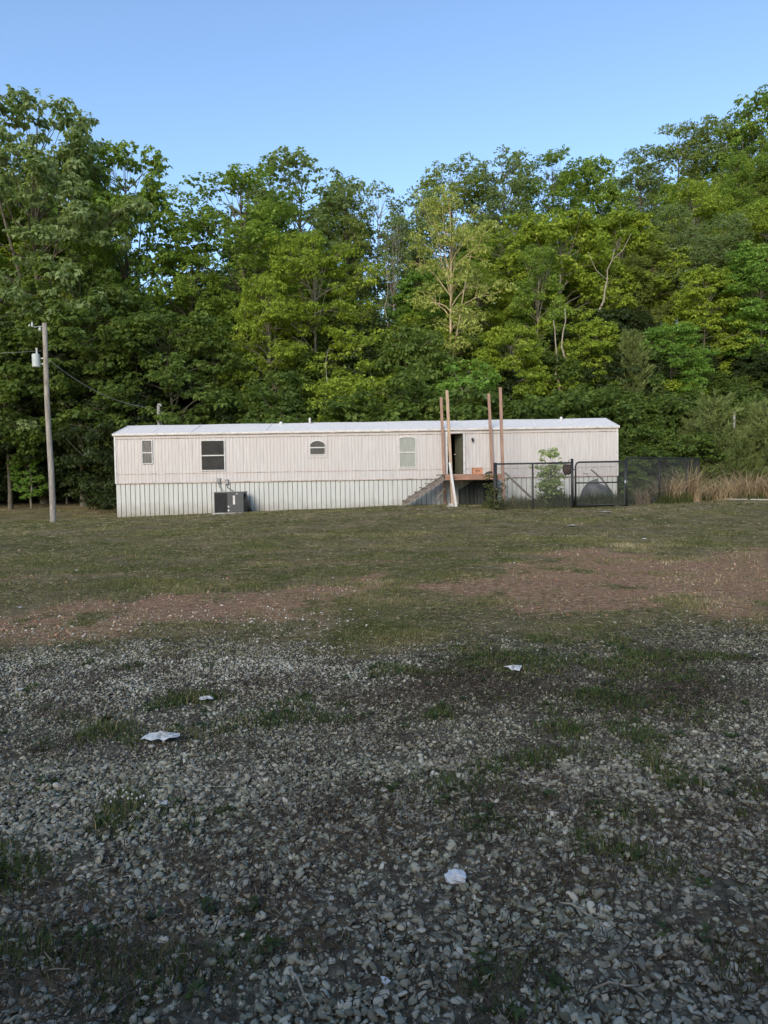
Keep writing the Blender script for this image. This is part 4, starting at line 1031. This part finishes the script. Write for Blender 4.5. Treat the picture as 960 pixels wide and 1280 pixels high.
mb = MB()
for py_ in (448, 455): mb.beam(q(50, py_), q(57, py_), .07, .05)
mb.build('mount', M['galv'], tr)
def cable(name, pts, r_, m_, label, sag=0):
    c0 = Vector(pts[0]); mb = MB(); mb.tube([Vector(p_) - c0 for p_ in pts], r_, 5); o = mb.build(name, m_, None, True); o.location = c0; return tag(o, label, 'cable')
M['wire'] = simple('weathered_cable', (.16, .17, .16), .6, .3, var=.2)
YM = 37.6
A_ = at(60, 449, YP); B_ = at(184, 509, YM); pts = []
for i in range(17):
    t_ = i / 16; p_ = A_.lerp(B_, t_); p_.z -= 4 * .42 * t_ * (1 - t_); pts.append(p_)
cable('service_cable', pts, .015, M['wire'], 'sagging service cable from the utility pole to the mast behind the mobile home')
A_ = at(52, 438.5, YP); B_ = A_ + Vector((-26, -3, -.3)); pts = []
for i in range(13):
    t_ = i / 12; p_ = A_.lerp(B_, t_); p_.z -= 4 * .4 * t_ * (1 - t_); pts.append(p_)
cable('overhead_wire', pts, .012, M['wire'], 'thin overhead wire leaving the frame to the left of the utility pole')
# service mast behind the home
mt = at(184, 508, YM); mg = gz1(mt.x, 39.6)
M['mastgrey'] = simple('dull_grey_metal', (.24, .235, .215), .6, .2, var=.3)
ms = empty('service_mast', (mt.x, 39.5, mg)); tag(ms, 'pale grey service mast standing up behind the left part of the roof', 'mast')
hh = at(184, 508, 39.5).z - mg
MB().tube([(0, 0, -.3), (0, 0, hh)], .085, 12).build('mast_pole', M['mastgrey'], ms, True)
MB().tube([(0, 0, hh), (.02, 0, hh + .09), (.12, 0, hh + .08), (.16, -.02, hh - .02)], [.09, .08, .06, .05], 10).build('weather_head', M['mastgrey'], ms, True)
MB().tube([(.14, 0, -.2), (.14, 0, hh - .3)], .025, 8).build('ground_conduit', M['mastgrey'], ms, True)

# ------------------------------------------------------------------ chain link fence and gate
YF = 30.4
M['fblack'] = simple('black_fence_coating', (.012, .013, .015), .5, .35, var=.3)
M['fwire'] = simple('chain_wire', (.07, .074, .075), .5, .4, var=.2)
def chain(mb, P0, P1, z0f, z1f, pitch=.062, wr=.0036):
    """diagonal wires both ways between two ground points"""
    P0 = Vector(P0); P1 = Vector(P1); d = (P1 - P0); W0 = d.length; d.normalize(); H_ = z1f - z0f
    nrm = Vector((-d.y, d.x, 0)); k0 = -int(H_ / pitch) - 1
    for sgn in (1, -1):
        for k_ in range(k0, int(W0 / pitch) + 2 + (int(H_ / pitch) if sgn < 0 else 0)):
            s0 = k_ * pitch; a0 = s0; a1 = s0 + sgn * H_; za, zb = 0.0, H_
            lo, hi = (a0, a1)
            def clip(xc): return (xc - a0) / (a1 - a0) * H_
            if a0 < 0:
                if a1 <= 0: continue
                za = clip(0); a0c = 0
            elif a0 > W0:
                if a1 >= W0: continue
                za = clip(W0); a0c = W0
            else: a0c = a0
            if a1 < 0: zb = clip(0); a1c = 0
            elif a1 > W0: zb = clip(W0); a1c = W0
            else: a1c = a1
            if zb - za < .02: continue
            pa = P0 + d * a0c + Vector((0, 0, z0f + za)) + nrm * .003 * sgn; pb = P0 + d * a1c + Vector((0, 0, z0f + zb)) + nrm * .003 * sgn
            mb.tube([pa, pb], wr, 3, False)
pA = at(619.5, 638, YF); pM = at(666, 600, YF); pB = at(715.5, 636, YF); pC = at(782.5, 635, YF)
zA = gz1(pA.x, YF); zB = gz1(pB.x, YF)
zt = (at(620, 581, YF).z + at(714, 577.5, YF).z) / 2
fn = empty('chain_link_fence', (pA.x, YF, zA)); tag(fn, 'black chain link fence panel between the deck and the gate, vine on its corner post', 'fence')
fr_ = lambda x, y, z: Vector((x - pA.x, y - YF, z - zA))
for (x_, zt_, rr_) in ((pA.x, zt + .05, .075), (pM.x, zt, .035), (pB.x, zt + .16, .055)):
    MB().tube([fr_(x_, YF, gz1(x_, YF) - .2), fr_(x_, YF, zt_)], rr_, 10).build('post', M['fblack'], fn, True)
MB().tube([fr_(pA.x, YF, zt), fr_(pB.x, YF, zt)], .035, 8).build('top_rail', M['fblack'], fn, True)
mb = MB(); chain(mb, fr_(pA.x, YF - .04, zA), fr_(pB.x, YF - .04, zA), .05, zt - zA); mb.build('chain_mesh', M['fwire'], fn)
# gate
gx0, gx1 = at(719.5, 600, YF).x, at(781, 600, YF).x; gt = zt + .02; gb = gz1(pC.x, YF) + .07
gt_o = empty('fence_gate', (gx0, YF, gb)); tag(gt_o, 'black framed chain link gate with rounded corners and a middle rail', 'gate')
wd_, hg = gx1 - gx0, gt - gb
fp = [(.0, 0, .0), (wd_, 0, 0), (wd_, 0, hg - .15), (wd_ - .05, 0, hg - .04), (wd_ - .14, 0, hg), (.14, 0, hg), (.05, 0, hg - .04), (0, 0, hg - .15), (0, 0, 0)]
MB().tube(fp, .036, 8).build('gate_frame', M['fblack'], gt_o, True)
MB().tube([(0, 0, hg * .52), (wd_, 0, hg * .52)], .03, 8).build('middle_rail', M['fblack'], gt_o, True)
mb = MB(); chain(mb, (0, -.03, 0), (wd_, -.03, 0), .03, hg - .03); mb.build('chain_mesh', M['fwire'], gt_o)
mb = MB(); 
for z_ in (.25, hg - .3): mb.tube([(-.09, 0, z_), (.03, 0, z_)], .02, 6)
mb.build('hinge', M['fblack'], gt_o)
mb = MB(); mb.box(wd_ - .02, wd_ + .08, -.05, .05, hg * .50, hg * .56); mb.build('latch', M['galv'], gt_o)
# right run, going back towards the wood
f2 = empty('chain_link_fence', (pC.x, YF, gz1(pC.x, YF))); tag(f2, 'black chain link fence run right of the gate, ending in the tall dry grass', 'fence')
pD = at(824, 571, 31.8); pE = at(858, 571, 33.0); pG = at(873, 571, 33.6); base = Vector(f2.location)
zt2 = at(824, 572.5, 31.8).z
pl = [(pC.x, YF, zt + .10, .058), (pD.x, 31.8, zt2, .035), (pE.x, 33.0, zt2, .035), (pG.x, 33.6, zt2, .035)]
for x_, y_, z_, rr_ in pl: MB().tube([Vector((x_, y_, gz1(x_, y_) - .2)) - base, Vector((x_, y_, z_)) - base], rr_, 10).build('post', M['fblack'], f2, True)
MB().tube([Vector((pC.x, YF, zt2)) - base, Vector((pD.x, 31.8, zt2)) - base, Vector((pE.x, 33.0, zt2)) - base, Vector((pG.x, 33.6, zt2)) - base], .032, 8).build('top_rail', M['fblack'], f2, True)
mb = MB()
for (a_, b_) in ((pl[0], pl[1]), (pl[1], pl[2]), (pl[2], pl[3])):
    z0_ = gz1(a_[0], a_[1]); chain(mb, Vector((a_[0], a_[1], z0_)) - base, Vector((b_[0], b_[1], z0_)) - base, .03, zt2 - z0_)
mb.build('chain_mesh', M['fwire'], f2)

# things inside the fence
M['tarp'] = simple('grey_tarp', (.12, .12, .113), .6, .3, var=.5, scale=2.5, bump=.5)
cx = at(745, 605, 32.4).x; g0 = gz1(cx, 32.4)
rr = np.random.default_rng(77); U, Vn = 28, 10; vs = []; fs = []
for j in range(Vn + 1):
    for i in range(U):
        th = 2 * math.pi * i / U; v_ = j / Vn
        rad_ = math.sqrt(max(0, 1 - v_ ** 2.4)) * (1 + .10 * math.sin(3 * th + 1) + .05 * math.sin(7 * th + v_ * 3))
        vs.append((math.cos(th) * rad_ * .72 + .10 * v_, math.sin(th) * rad_ * .6, -.05 + (1.02 + .14 * math.cos(th - 2.6)) * v_ + .05 * math.sin(5 * th) * v_))
for j in range(Vn):
    for i in range(U): i2 = (i + 1) % U; fs.append((j*U+i, j*U+i2, (j+1)*U+i2, (j+1)*U+i))
o = MB().add(vs, fs).build('tarp_heap', M['tarp'], None, True); o.location = (cx, 32.4, g0); tag(o, 'dark grey tarpaulin heap standing inside the fence behind the gate', 'tarpaulin')
M['brown'] = simple('brown_clay', (.075, .04, .03), .7, .2, var=.4, scale=5)
p = at(709, 586.5, 30.75)
o = MB().tube([(0, 0, -.24), (0, 0, -.2), (0, 0, -.08), (0, 0, .06), (0, 0, .16), (0, 0, .2)], [.06, .13, .19, .20, .17, .15], 16).build('hanging_basket', M['brown'], None, True); o.location = p
tag(o, 'round dark brown basket hanging behind the fence left of the gate', 'basket')
MB().tube([(0, 0, .2), (.03, -.1, .34), (.1, -.33, .42)], .01, 5).build('hanger', M['fblack'], o)
a = at(631, 591, 32.2); b = at(664, 622, 31.7)
o = MB().beam((0, 0, 0), Vector(a) - Vector(b), .06, .09).build('slanting_rail', M['greywood'], None); o.location = b; tag(o, 'grey wooden rail slanting down behind the chain link fence right of the deck', 'rail')
a = at(739, 587, 31.5); b = at(764, 614, 31.3)
o = MB().tube([Vector((0, 0, 0)), (Vector(a) - Vector(b)) * .5 + Vector((.03, 0, .06)), Vector(a) - Vector(b)], .035, 6).build('bent_pole', M['greywood'], None, True); o.location = b; tag(o, 'bent dark pole lying over the tarpaulin heap', 'pole')
# white rag on the tarp
p = at(732, 592, 31.75)
o = MB().tube([(-.12, 0, 0), (-.04, -.02, .04), (.05, 0, .02), (.12, .01, -.04)], [.02, .06, .05, .01], 7).build('white_rag', M['white'], None, True); o.location = p; tag(o, 'small white rag caught on top of the tarpaulin heap', 'rag')

# ------------------------------------------------------------------ clumps: weeds, dry grass
def blade_clump(name, x, y, Rx, Ry, h0, h1, n, mat, wdt=.012, lean=.25, lvr=(0, 1), seed=1):
    rr = np.random.default_rng(seed); a = rr.uniform(0, 6.28, n); q = np.sqrt(rr.uniform(0, 1, n))
    bx_, by_ = np.cos(a) * q * Rx, np.sin(a) * q * Ry; bz = gz(bx_ + x, by_ + y) - gz1(x, y) - .02
    h = rr.uniform(h0 * .6, h1, n) * (1 - .35 * q) * (.7 + .6 * vnoise(bx_ * 5 + x, by_ * 5, 7)); la = rr.normal(0, 1, (n, 2)); lnn = la * (lean * h)[:, None]
    fa = rr.uniform(0, 6.28, n); sx, sy = np.cos(fa) * wdt, np.sin(fa) * wdt
    V = []
    for k_, (f, wv) in enumerate(((0, 1), (.4, .9), (.75, .6), (1, .08))):
        cx_ = bx_ + lnn[:, 0] * f ** 2; cy_ = by_ + lnn[:, 1] * f ** 2; cz = bz + h * (f - .18 * f ** 3 * np.minimum(1.5, np.hypot(la[:, 0], la[:, 1])))
        V.append(np.stack([cx_ - sx * wv, cy_ - sy * wv, cz], 1)); V.append(np.stack([cx_ + sx * wv, cy_ + sy * wv, cz], 1))
    V = np.stack(V, 1).reshape(-1, 3); o8 = (np.arange(n) * 8)[:, None]
    Fq = np.concatenate([o8 + np.array([[2*i, 2*i+1, 2*i+3, 2*i+2]]) for i in range(3)], 0)
    lv = np.repeat(np.clip(rr.uniform(lvr[0], lvr[1], n), 0, 1), 8)
    o = np_mesh(name, V, Fq, mat, None, False, {'lv': lv}); o.location = (x, y, gz1(x, y)); return o
M['dry'] = grass_mat('dry_tall_grass', [(0, (.12, .085, .04)), (.5, (.35, .255, .145)), (1, (.60, .48, .31))], .3)
M['tallgreen'] = grass_mat('tall_green_grass', [(0, (.03, .045, .012)), (.5, (.07, .09, .025)), (.85, (.14, .13, .05)), (1, (.30, .24, .14))], .3)
sd_ = 200
for (px_, Yq, Rr, h0, h1, n_, lab) in (
    (803, 31.6, .30, .8, 1.45, 260, 'slim clump of tall orange dry grass just right of the gate'),
    (836, 32.4, .55, 1.0, 1.9, 700, 'wide clump of tall pinkish dry grass behind the right fence run'),
    (863, 33.2, .5, 1.3, 2.3, 800, 'tallest clump of dry grass at the end of the fence'),
    (903, 34.4, .8, .9, 1.6, 700, 'drooping clump of dry grass in front of the young pines'),
    (932, 34.8, .9, 1.1, 2.1, 1000, 'arching clump of brown dry grass right of the fence end'),
    (962, 34.6, .7, 1.0, 2.0, 700, 'clump of dry grass cut by the right edge of the photo')):
    p = at(px_, 600, Yq); sd_ += 1
    o = blade_clump('dry_grass_clump', p.x, Yq, Rr, Rr * .6, h0, h1, int(n_ * .75), M['dry'], .010, .55, (0, 1), sd_); tag(o, lab, 'dry grass', 'clumps of tall dry grass')
for (px_, Yq, Rx_, Ry_, h0, h1, n_, lab, lvr) in (
    (650, 30.75, 1.1, .3, .25, .85, 1500, 'straw coloured weeds inside the left foot of the fence', (.45, 1)),
    (695, 31.0, .8, .35, .3, 1.1, 1500, 'green weeds under the tall leafy plant behind the fence', (0, .7)),
    (750, 30.9, 1.15, .35, .3, .95, 1700, 'green weeds inside the gate', (0, .7)),
    (820, 32.2, 1.6, .6, .3, .8, 1500, 'low green weeds along the right fence run', (0, .8)),
    (915, 34.6, 2.4, .6, .2, .7, 1800, 'green and brown weeds along the foot of the young pines', (.1, 1)),
    (612, 31.4, .35, .3, .2, .6, 350, 'weeds at the fence corner post beside the deck', (.1, .9))):
    p = at(px_, 600, Yq); sd_ += 1
    o = blade_clump('tall_weeds', p.x, Yq, Rx_, Ry_, h0, h1, n_, M['tallgreen'], .011, .3, lvr, sd_); tag(o, lab, 'weeds', kind='stuff')
# young pines right
for i, (px_, tp_, Yq, rs_, lab) in enumerate(((893, 492, 37.5, 1.05, 'young pine behind the end of the fence, with upright candles'), (930, 536, 37.0, .9, 'young pine in front of the white post'), (957, 505, 36.8, 1.1, 'young pine at the right edge of the photo'), (868, 520, 39.5, 1.0, 'small young pine behind the right fence run'), (945, 500, 40.2, .9, 'young pine behind the white post'), (985, 480, 38, 1.1, 'young pine cut off by the right edge'))):
    plant('pine', px_, tp_, Yq, lab, 'pine', 'young pines on the right bank', rs=rs_)
for i, (px_, t_, h_) in enumerate(((887, 484, 1.6), (891, 498, 1.3), (873, 503, 1.2), (952, 503, 1.3))):
    p = at(px_, t_, 40.2); o = blade_clump('mullein_stalk', p.x, 40.2, .05, .05, p.z - gz1(p.x, 40.2), p.z - gz1(p.x, 40.2) + .1, 60, M['tallgreen'], .04, .02, (.3, .9), 300 + i)
    tag(o, ['tallest upright green stalk above the young pines', 'shorter stalk right beside the tallest stalk', 'thin stalk left of the tallest stalk', 'green stalk at the right edge above the pines'][i], 'stalk', 'upright stalks above the young pines')
p = at(917.5, 511, 38.2)
o = MB().beam((0, 0, -.3), (0, 0, p.z - gz1(p.x, 38.2)), .11, .06, Vector((0, 1, 0))).build('white_post', M['white'], None, bevel=.01); o.location = (p.x, 38.2, gz1(p.x, 38.2)); tag(o, 'short upright white post among the young pines', 'post')
M['strip'] = simple('dull_strip', (.34, .32, .29), .8, .1, var=.3)
# white planks on the ground at the right
for i, (xa, xb, y_) in enumerate(((900, 934, 625), (938, 975, 625.5))):
    a = G(xa, y_); b = G(xb, y_ + .3); o = MB().beam((0, 0, .04), Vector(b) - Vector(a) + Vector((0, 0, .04)), .12, .05).build('white_plank', M['strip'], None, bevel=.006); o.location = a
    tag(o, ['pale weathered plank lying in the grass below the arching dry grass', 'pale weathered plank lying at the right edge of the photo'][i], 'plank', 'white planks on the grass')

# tall leafy weed in front of the home, and shrub at its right corner, vine
def leafy_plant(name, px_, py_top, Yq, Rr, n_st, leaf, mat, seed, label, cat='plant', dens=1.0, fl=.5):
    p = at(px_, py_top, Yq); z0 = gz1(p.x, Yq); H = p.z - z0; rr = np.random.default_rng(seed); acc = {'V': [], 'F': [], 'n': 0}; C = []
    for s_i in range(n_st):
        a = rr.uniform(0, 6.28); tl = rr.uniform(.1, 1) * Rr; hh_ = H * rr.uniform(.6, 1) if s_i else H; n_ = 8; q_ = np.linspace(0, 1, n_)
        Ls = np.stack([np.cos(a) * tl * q_ ** 1.3, np.sin(a) * tl * q_ ** 1.3, hh_ * q_], 1); tube_np(Ls, np.linspace(.018, .004, n_), 5, acc)
        for k_ in range(int(16 * dens)):
            u = rr.uniform(.12, 1) * (n_ - 1); i0 = min(int(u), n_ - 2); c = Ls[i0] + (Ls[i0 + 1] - Ls[i0]) * (u - i0); C.append(c + rr.normal(0, .12, 3) * np.array([1.6, 1.6, .6]))
    C = np.array(C); V, Fq, lv = leaves(C, C, np.full(len(C), .18), rr, 5, 5, leaf, fl, .4, rr.uniform(.3, .8, len(C)))
    root = empty(name, (p.x, Yq, z0)); np_mesh('stem', np.concatenate(acc['V']), np.concatenate(acc['F']), M['bark'], root, True); np_mesh('foliage', V, Fq, mat, root, False, {'lv': lv})
    return tag(root, label, cat)
leafy_plant('tall_weed', 689, 553, 31.3, .50, 9, .13, M['weed'], 401, 'tall pale green leafy weed rising above the fence left of the gate', dens=1.0)
leafy_plant('vine', 618, 588, 30.2, .13, 4, .09, M['tallgreen'], 402, 'vine climbing the corner post of the fence beside the deck', 'vine', .8)
plant('shr2', 783, 572, 36.2, 'rounded shrub hiding the lower right corner of the mobile home', 'shrub', rs=.75)
plant('shr', 812, 558, 37.5, 'green shrub behind the right fence run', 'shrub', rs=1.0)
plant('shr3', 838, 545, 38.5, 'fresh green shrub on the bank behind the tall dry grass', 'shrub', rs=1.0)
plant('shr', 798, 535, 40, 'green shrub on the bank just right of the roof end', 'shrub', rs=1.0)

# bare pale snag trunks seen in the wood
def snag(px0, py0, px1, py1, Yq, r0, lab, seed, forks=2, mat='bark_pale'):
    rr = random.Random(seed); a = at(px0, py0, Yq); b = at(px1, py1, Yq); g0 = gz1(a.x, Yq); base_ = Vector((a.x, Yq, min(g0, a.z)))
    mb = MB(); d = Vector(b) - Vector(a); pts = [Vector((0, 0, -.3))] if a.z <= g0 + .3 else [Vector((a.x - d.x * .1, Yq, g0 - .3)) - base_]
    for i in range(7): pts.append(Vector(a) + d * (i / 6) + Vector((rr.uniform(-.14, .14), rr.uniform(-.1, .1), 0)) - base_)
    mb.tube(pts, [r0 * 1.1] + [r0 * (1 - .12 * i) for i in range(7)], 7)
    tr_ = MB()
    for k_ in range(forks):
        i0 = rr.randint(3, 6); s_ = rr.choice([-1, 1]); ln = rr.uniform(1.2, 2.6); p0 = pts[i0]
        tr_.tube([p0, p0 + Vector((s_ * ln * .3, -.1, ln * .25)), p0 + Vector((s_ * ln * .55, -.2, ln * .75))], [r0 * .5, r0 * .35, .015], 5)
    root = empty('bare_trunk', base_); mb.build('trunk', M[mat], root, True)
    if forks: tr_.build('branch', M[mat], root, True)
    return tag(root, lab, 'tree trunk')
snag(751, 388, 766, 312, 50.2, .075, 'bare pale dead trunk with broken forks right of the deck posts, high in the foliage', 1, 2)
snag(697, 480, 692, 400, 46.2, .075, 'pale bare trunk above the right deck posts, left one of a pair', 2, 0)
snag(706, 480, 704, 385, 46.4, .085, 'pale bare trunk above the right deck posts, right one of a pair', 3, 0)
snag(484, 440, 482, 330, 50, .06, 'thin bare stem in the dark below the narrow sky gap', 5, 0)
snag(410, 520, 408, 440, 42, .035, 'thin bare stem behind the small arched window', 6, 0)
snag(40, 625, 39, 545, 44, .05, 'thin pale bare stem beside the utility pole', 7, 0)

# ------------------------------------------------------------------ unseen house added behind the camera to keep low light off near gravel
M['brick'] = simple('brick_wall', (.26, .13, .09), .85, .2, var=.3, scale=12, bump=.3)
M['shingle'] = simple('roof_shingle', (.10, .09, .085), .9, .1, var=.4, scale=20, bump=.3)
hs_ = empty('added_shade_house', (-2.0, -2.3, 0)); tag(hs_, 'unseen low brick house added behind the camera to shade the near gravel', 'shade blocker')
mb = MB(); mb.box(-11, 11, -8, 0, -.3, 2.75); mb.build('wall', M['brick'], hs_)
mb = MB(); mb.add([(-11.6, .7, 2.7), (11.6, .7, 2.7), (11.6, -4, 4.7), (-11.6, -4, 4.7), (-11.6, -8.7, 2.7), (11.6, -8.7, 2.7)], [(0, 1, 2, 3), (3, 2, 5, 4), (0, 3, 4), (1, 5, 2), (0, 4, 5, 1)]); mb.build('roof', M['shingle'], hs_)
for x_ in (-7, -3.4, 4.2, 8):
    w_ = MB().box(x_ - .55, x_ + .55, .003, .05, .95, 2.2).build('window', M['white'], hs_); MB().box(x_ - .48, x_ + .48, .052, .06, 1.02, 2.13).build('pane', M['glass'], w_)
d_ = MB().box(-.5, .5, .003, .06, .1, 2.15).build('door', M['doorwood'], hs_); MB().box(.36, .42, .062, .12, 1.0, 1.08).build('handle', M['galv'], d_)

# ------------------------------------------------------------------ litter in the foreground and field
M['paper'] = simple('white_scrap', (.44, .46, .46), .7, .2, var=.45, scale=26, bump=.4)
def scrap(px_, py_, wpx, hpx, seed, lab, cat='scrap', name='white_scrap', m_='paper'):
    p = G(px_, py_); rr = random.Random(seed); sx = wpx / F * p.y / 2; sy = min(sx * 1.1, hpx / F * p.y * p.y / EYE / 2); n_ = 16; vs = []; fs = []
    for j, f in enumerate((.02, .5, 1)):
        for i in range(n_):
            th = 6.283 * i / n_; rd = f * (.85 + (.18 * math.sin(2 * th + seed) + .10 * math.sin(3 * th + seed * 2) + rr.uniform(-.22, .16)) * (f > .3))
            vs.append((math.cos(th) * sx * rd, math.sin(th) * sy * rd, (.036 if p.y < 5 else .028) + rr.uniform(0, 1) * min(.02, sx * .25) + (1 - f) * min(.02, sx * .2)))
    for j in range(2):
        for i in range(n_): i2 = (i + 1) % n_; fs.append((j*n_+i, j*n_+i2, (j+1)*n_+i2, (j+1)*n_+i))
    fs.append(tuple(range(n_))[::-1])
    o = MB().add(vs, fs).build(name, M[m_], None, False); o.location = p; return tag(o, lab, cat)
scrap(202, 929, 46, 14, 1, 'largest crumpled white paper scrap on the gravel at left')
scrap(258, 878, 18, 8, 2, 'small white scrap at the edge of a weed patch, above the largest scrap')
scrap(642, 840, 26, 10, 3, 'pale flat scrap on the thin gravel right of centre')
scrap(482, 1240, 15, 30, 4, 'narrow white scrap near the bottom centre of the photo')
scrap(206, 1013, 12, 12, 5, 'small white scrap beside the dark weed tuft')
scrap(26, 866, 8, 5, 6, 'tiny white scrap on the far gravel at left')
scrap(438, 765, 5, 3, 8, 'tiny white scrap on the red dirt at centre')
scrap(402, 769, 5, 4, 9, 'white bit on the red dirt, just left of centre')
scrap(96, 715, 6, 3, 10, 'tiny white bit on the left grass')
scrap(25, 762, 6, 3, 11, 'tiny white bit where the left grass meets the red dirt')
scrap(757, 641, 22, 1.2, 12, 'pale strip lying on the grass below the gate', m_='strip')
scrap(715, 658, 14, 1.2, 13, 'pale strip on the grass below the fence', m_='strip')
scrap(805, 675, 6, 3, 14, 'tiny white bit on the grass right of centre')
scrap(545, 629, 6, 3, 15, 'white bit on the ground at the foot of the stairs')
# pale chunk of rock
p = G(570, 1107); bm = bmesh.new(); bmesh.ops.create_icosphere(bm, subdivisions=3, radius=1)
for v_ in bm.verts:
    c = v_.co; k_ = 1 + .16 * math.sin(c.x * 5 + 1) * math.cos(c.y * 4) + .10 * math.sin(c.z * 9 + c.x * 7); v_.co = Vector((c.x * .042, c.y * .034, c.z * .026)) * k_
me = bpy.data.meshes.new('white_rock'); bm.to_mesh(me); bm.free(); me.materials.append(simple('chalky_white', (.52, .55, .58), .8, .2, var=.15, scale=30, bump=.4))
o = bpy.data.objects.new('white_rock', me); col.objects.link(o); o.location = (p.x, p.y, gz1(p.x, p.y) + .035); tag(o, 'chalky white lump of rock lying on the gravel below centre', 'rock')
# sticks
for i, (xa, ya, xb, yb, lab) in enumerate(((742, 1250, 800, 1245, 'straight pale stick on the gravel near the bottom right'), (700, 1140, 745, 1160, 'thin pale stick on the gravel right of the chalky rock'), (362, 1225, 390, 1275, 'thin dark stick near the bottom, left of centre'))):
    a = G(xa, ya); b = G(xb, yb); d = Vector(b) - Vector(a)
    o = MB().tube([Vector((0, 0, .035)), d * .35 + Vector((0, .01, .045)), d * .7 + Vector((0, -.006, .04)), d + Vector((0, 0, .035))], [.0045, .004, .0035, .002], 6).build('stick', M['bark_pale'], None, True); o.location = a; tag(o, lab, 'stick')
# clover flowers in the dark tuft
rr = random.Random(9); mbf = MB(); c0 = G(160, 1008)
for i in range(15):
    p = G(160 + rr.gauss(0, 17), 1008 + rr.gauss(0, 7)); q_ = Vector(p) - Vector(c0); q_.z += .055; s_ = .006
    mbf.tube([q_ + Vector((0, 0, -s_)), q_, q_ + Vector((0, 0, s_))], [s_ * .6, s_, s_ * .4], 6)
o = mbf.build('clover_flowers', M['white'], None); o.location = c0; tag(o, 'tiny white flowers in the dark weed tuft on the left gravel', 'flowers', kind='stuff')
# broad leaf weeds near the gravel
def weed_rosettes():
    rr = np.random.default_rng(55); C = []; 
    xw, yw = samp(1500, 1.2, 7, .6); g, di, ve, so_ = masks(xw, yw); k_ = rr.uniform(0, 1, len(xw)) < ve * .6; xw, yw = xw[k_], yw[k_]
    C = np.stack([xw, yw, gz(xw, yw) + .02], 1); V, Fq, lv = leaves(C, C, np.full(len(C), .035), rr, 4, 6, .035, .5, -.1, rr.uniform(.2, .6, len(C)))
    o = np_mesh('broadleaf_weeds', V, Fq, M['leaf_dark'], None, False, {'lv': lv}); tag(o, 'low broad leaved weeds scattered in the gravel', 'weeds', kind='stuff')
weed_rosettes()

for o in bpy.data.objects:
    if '_H' in o: del o['_H']
# unused prototypes never placed are removed
for key, (root, H0, used) in PR.items():
    if not used[0]:
        for ch in list(root.children): bpy.data.objects.remove(ch)
        bpy.data.objects.remove(root)

# ------------------------------------------------------------------ render settings
scene.render.engine = 'CYCLES'
scene.view_settings.view_transform = 'Standard'; scene.view_settings.look = 'None'; scene.view_settings.exposure = 0; scene.view_settings.gamma = 1
scene.cycles.max_bounces = 6; scene.cycles.diffuse_bounces = 3; scene.cycles.glossy_bounces = 2; scene.cycles.transmission_bounces = 3
scene.render.resolution_x = 768; scene.render.resolution_y = 1024
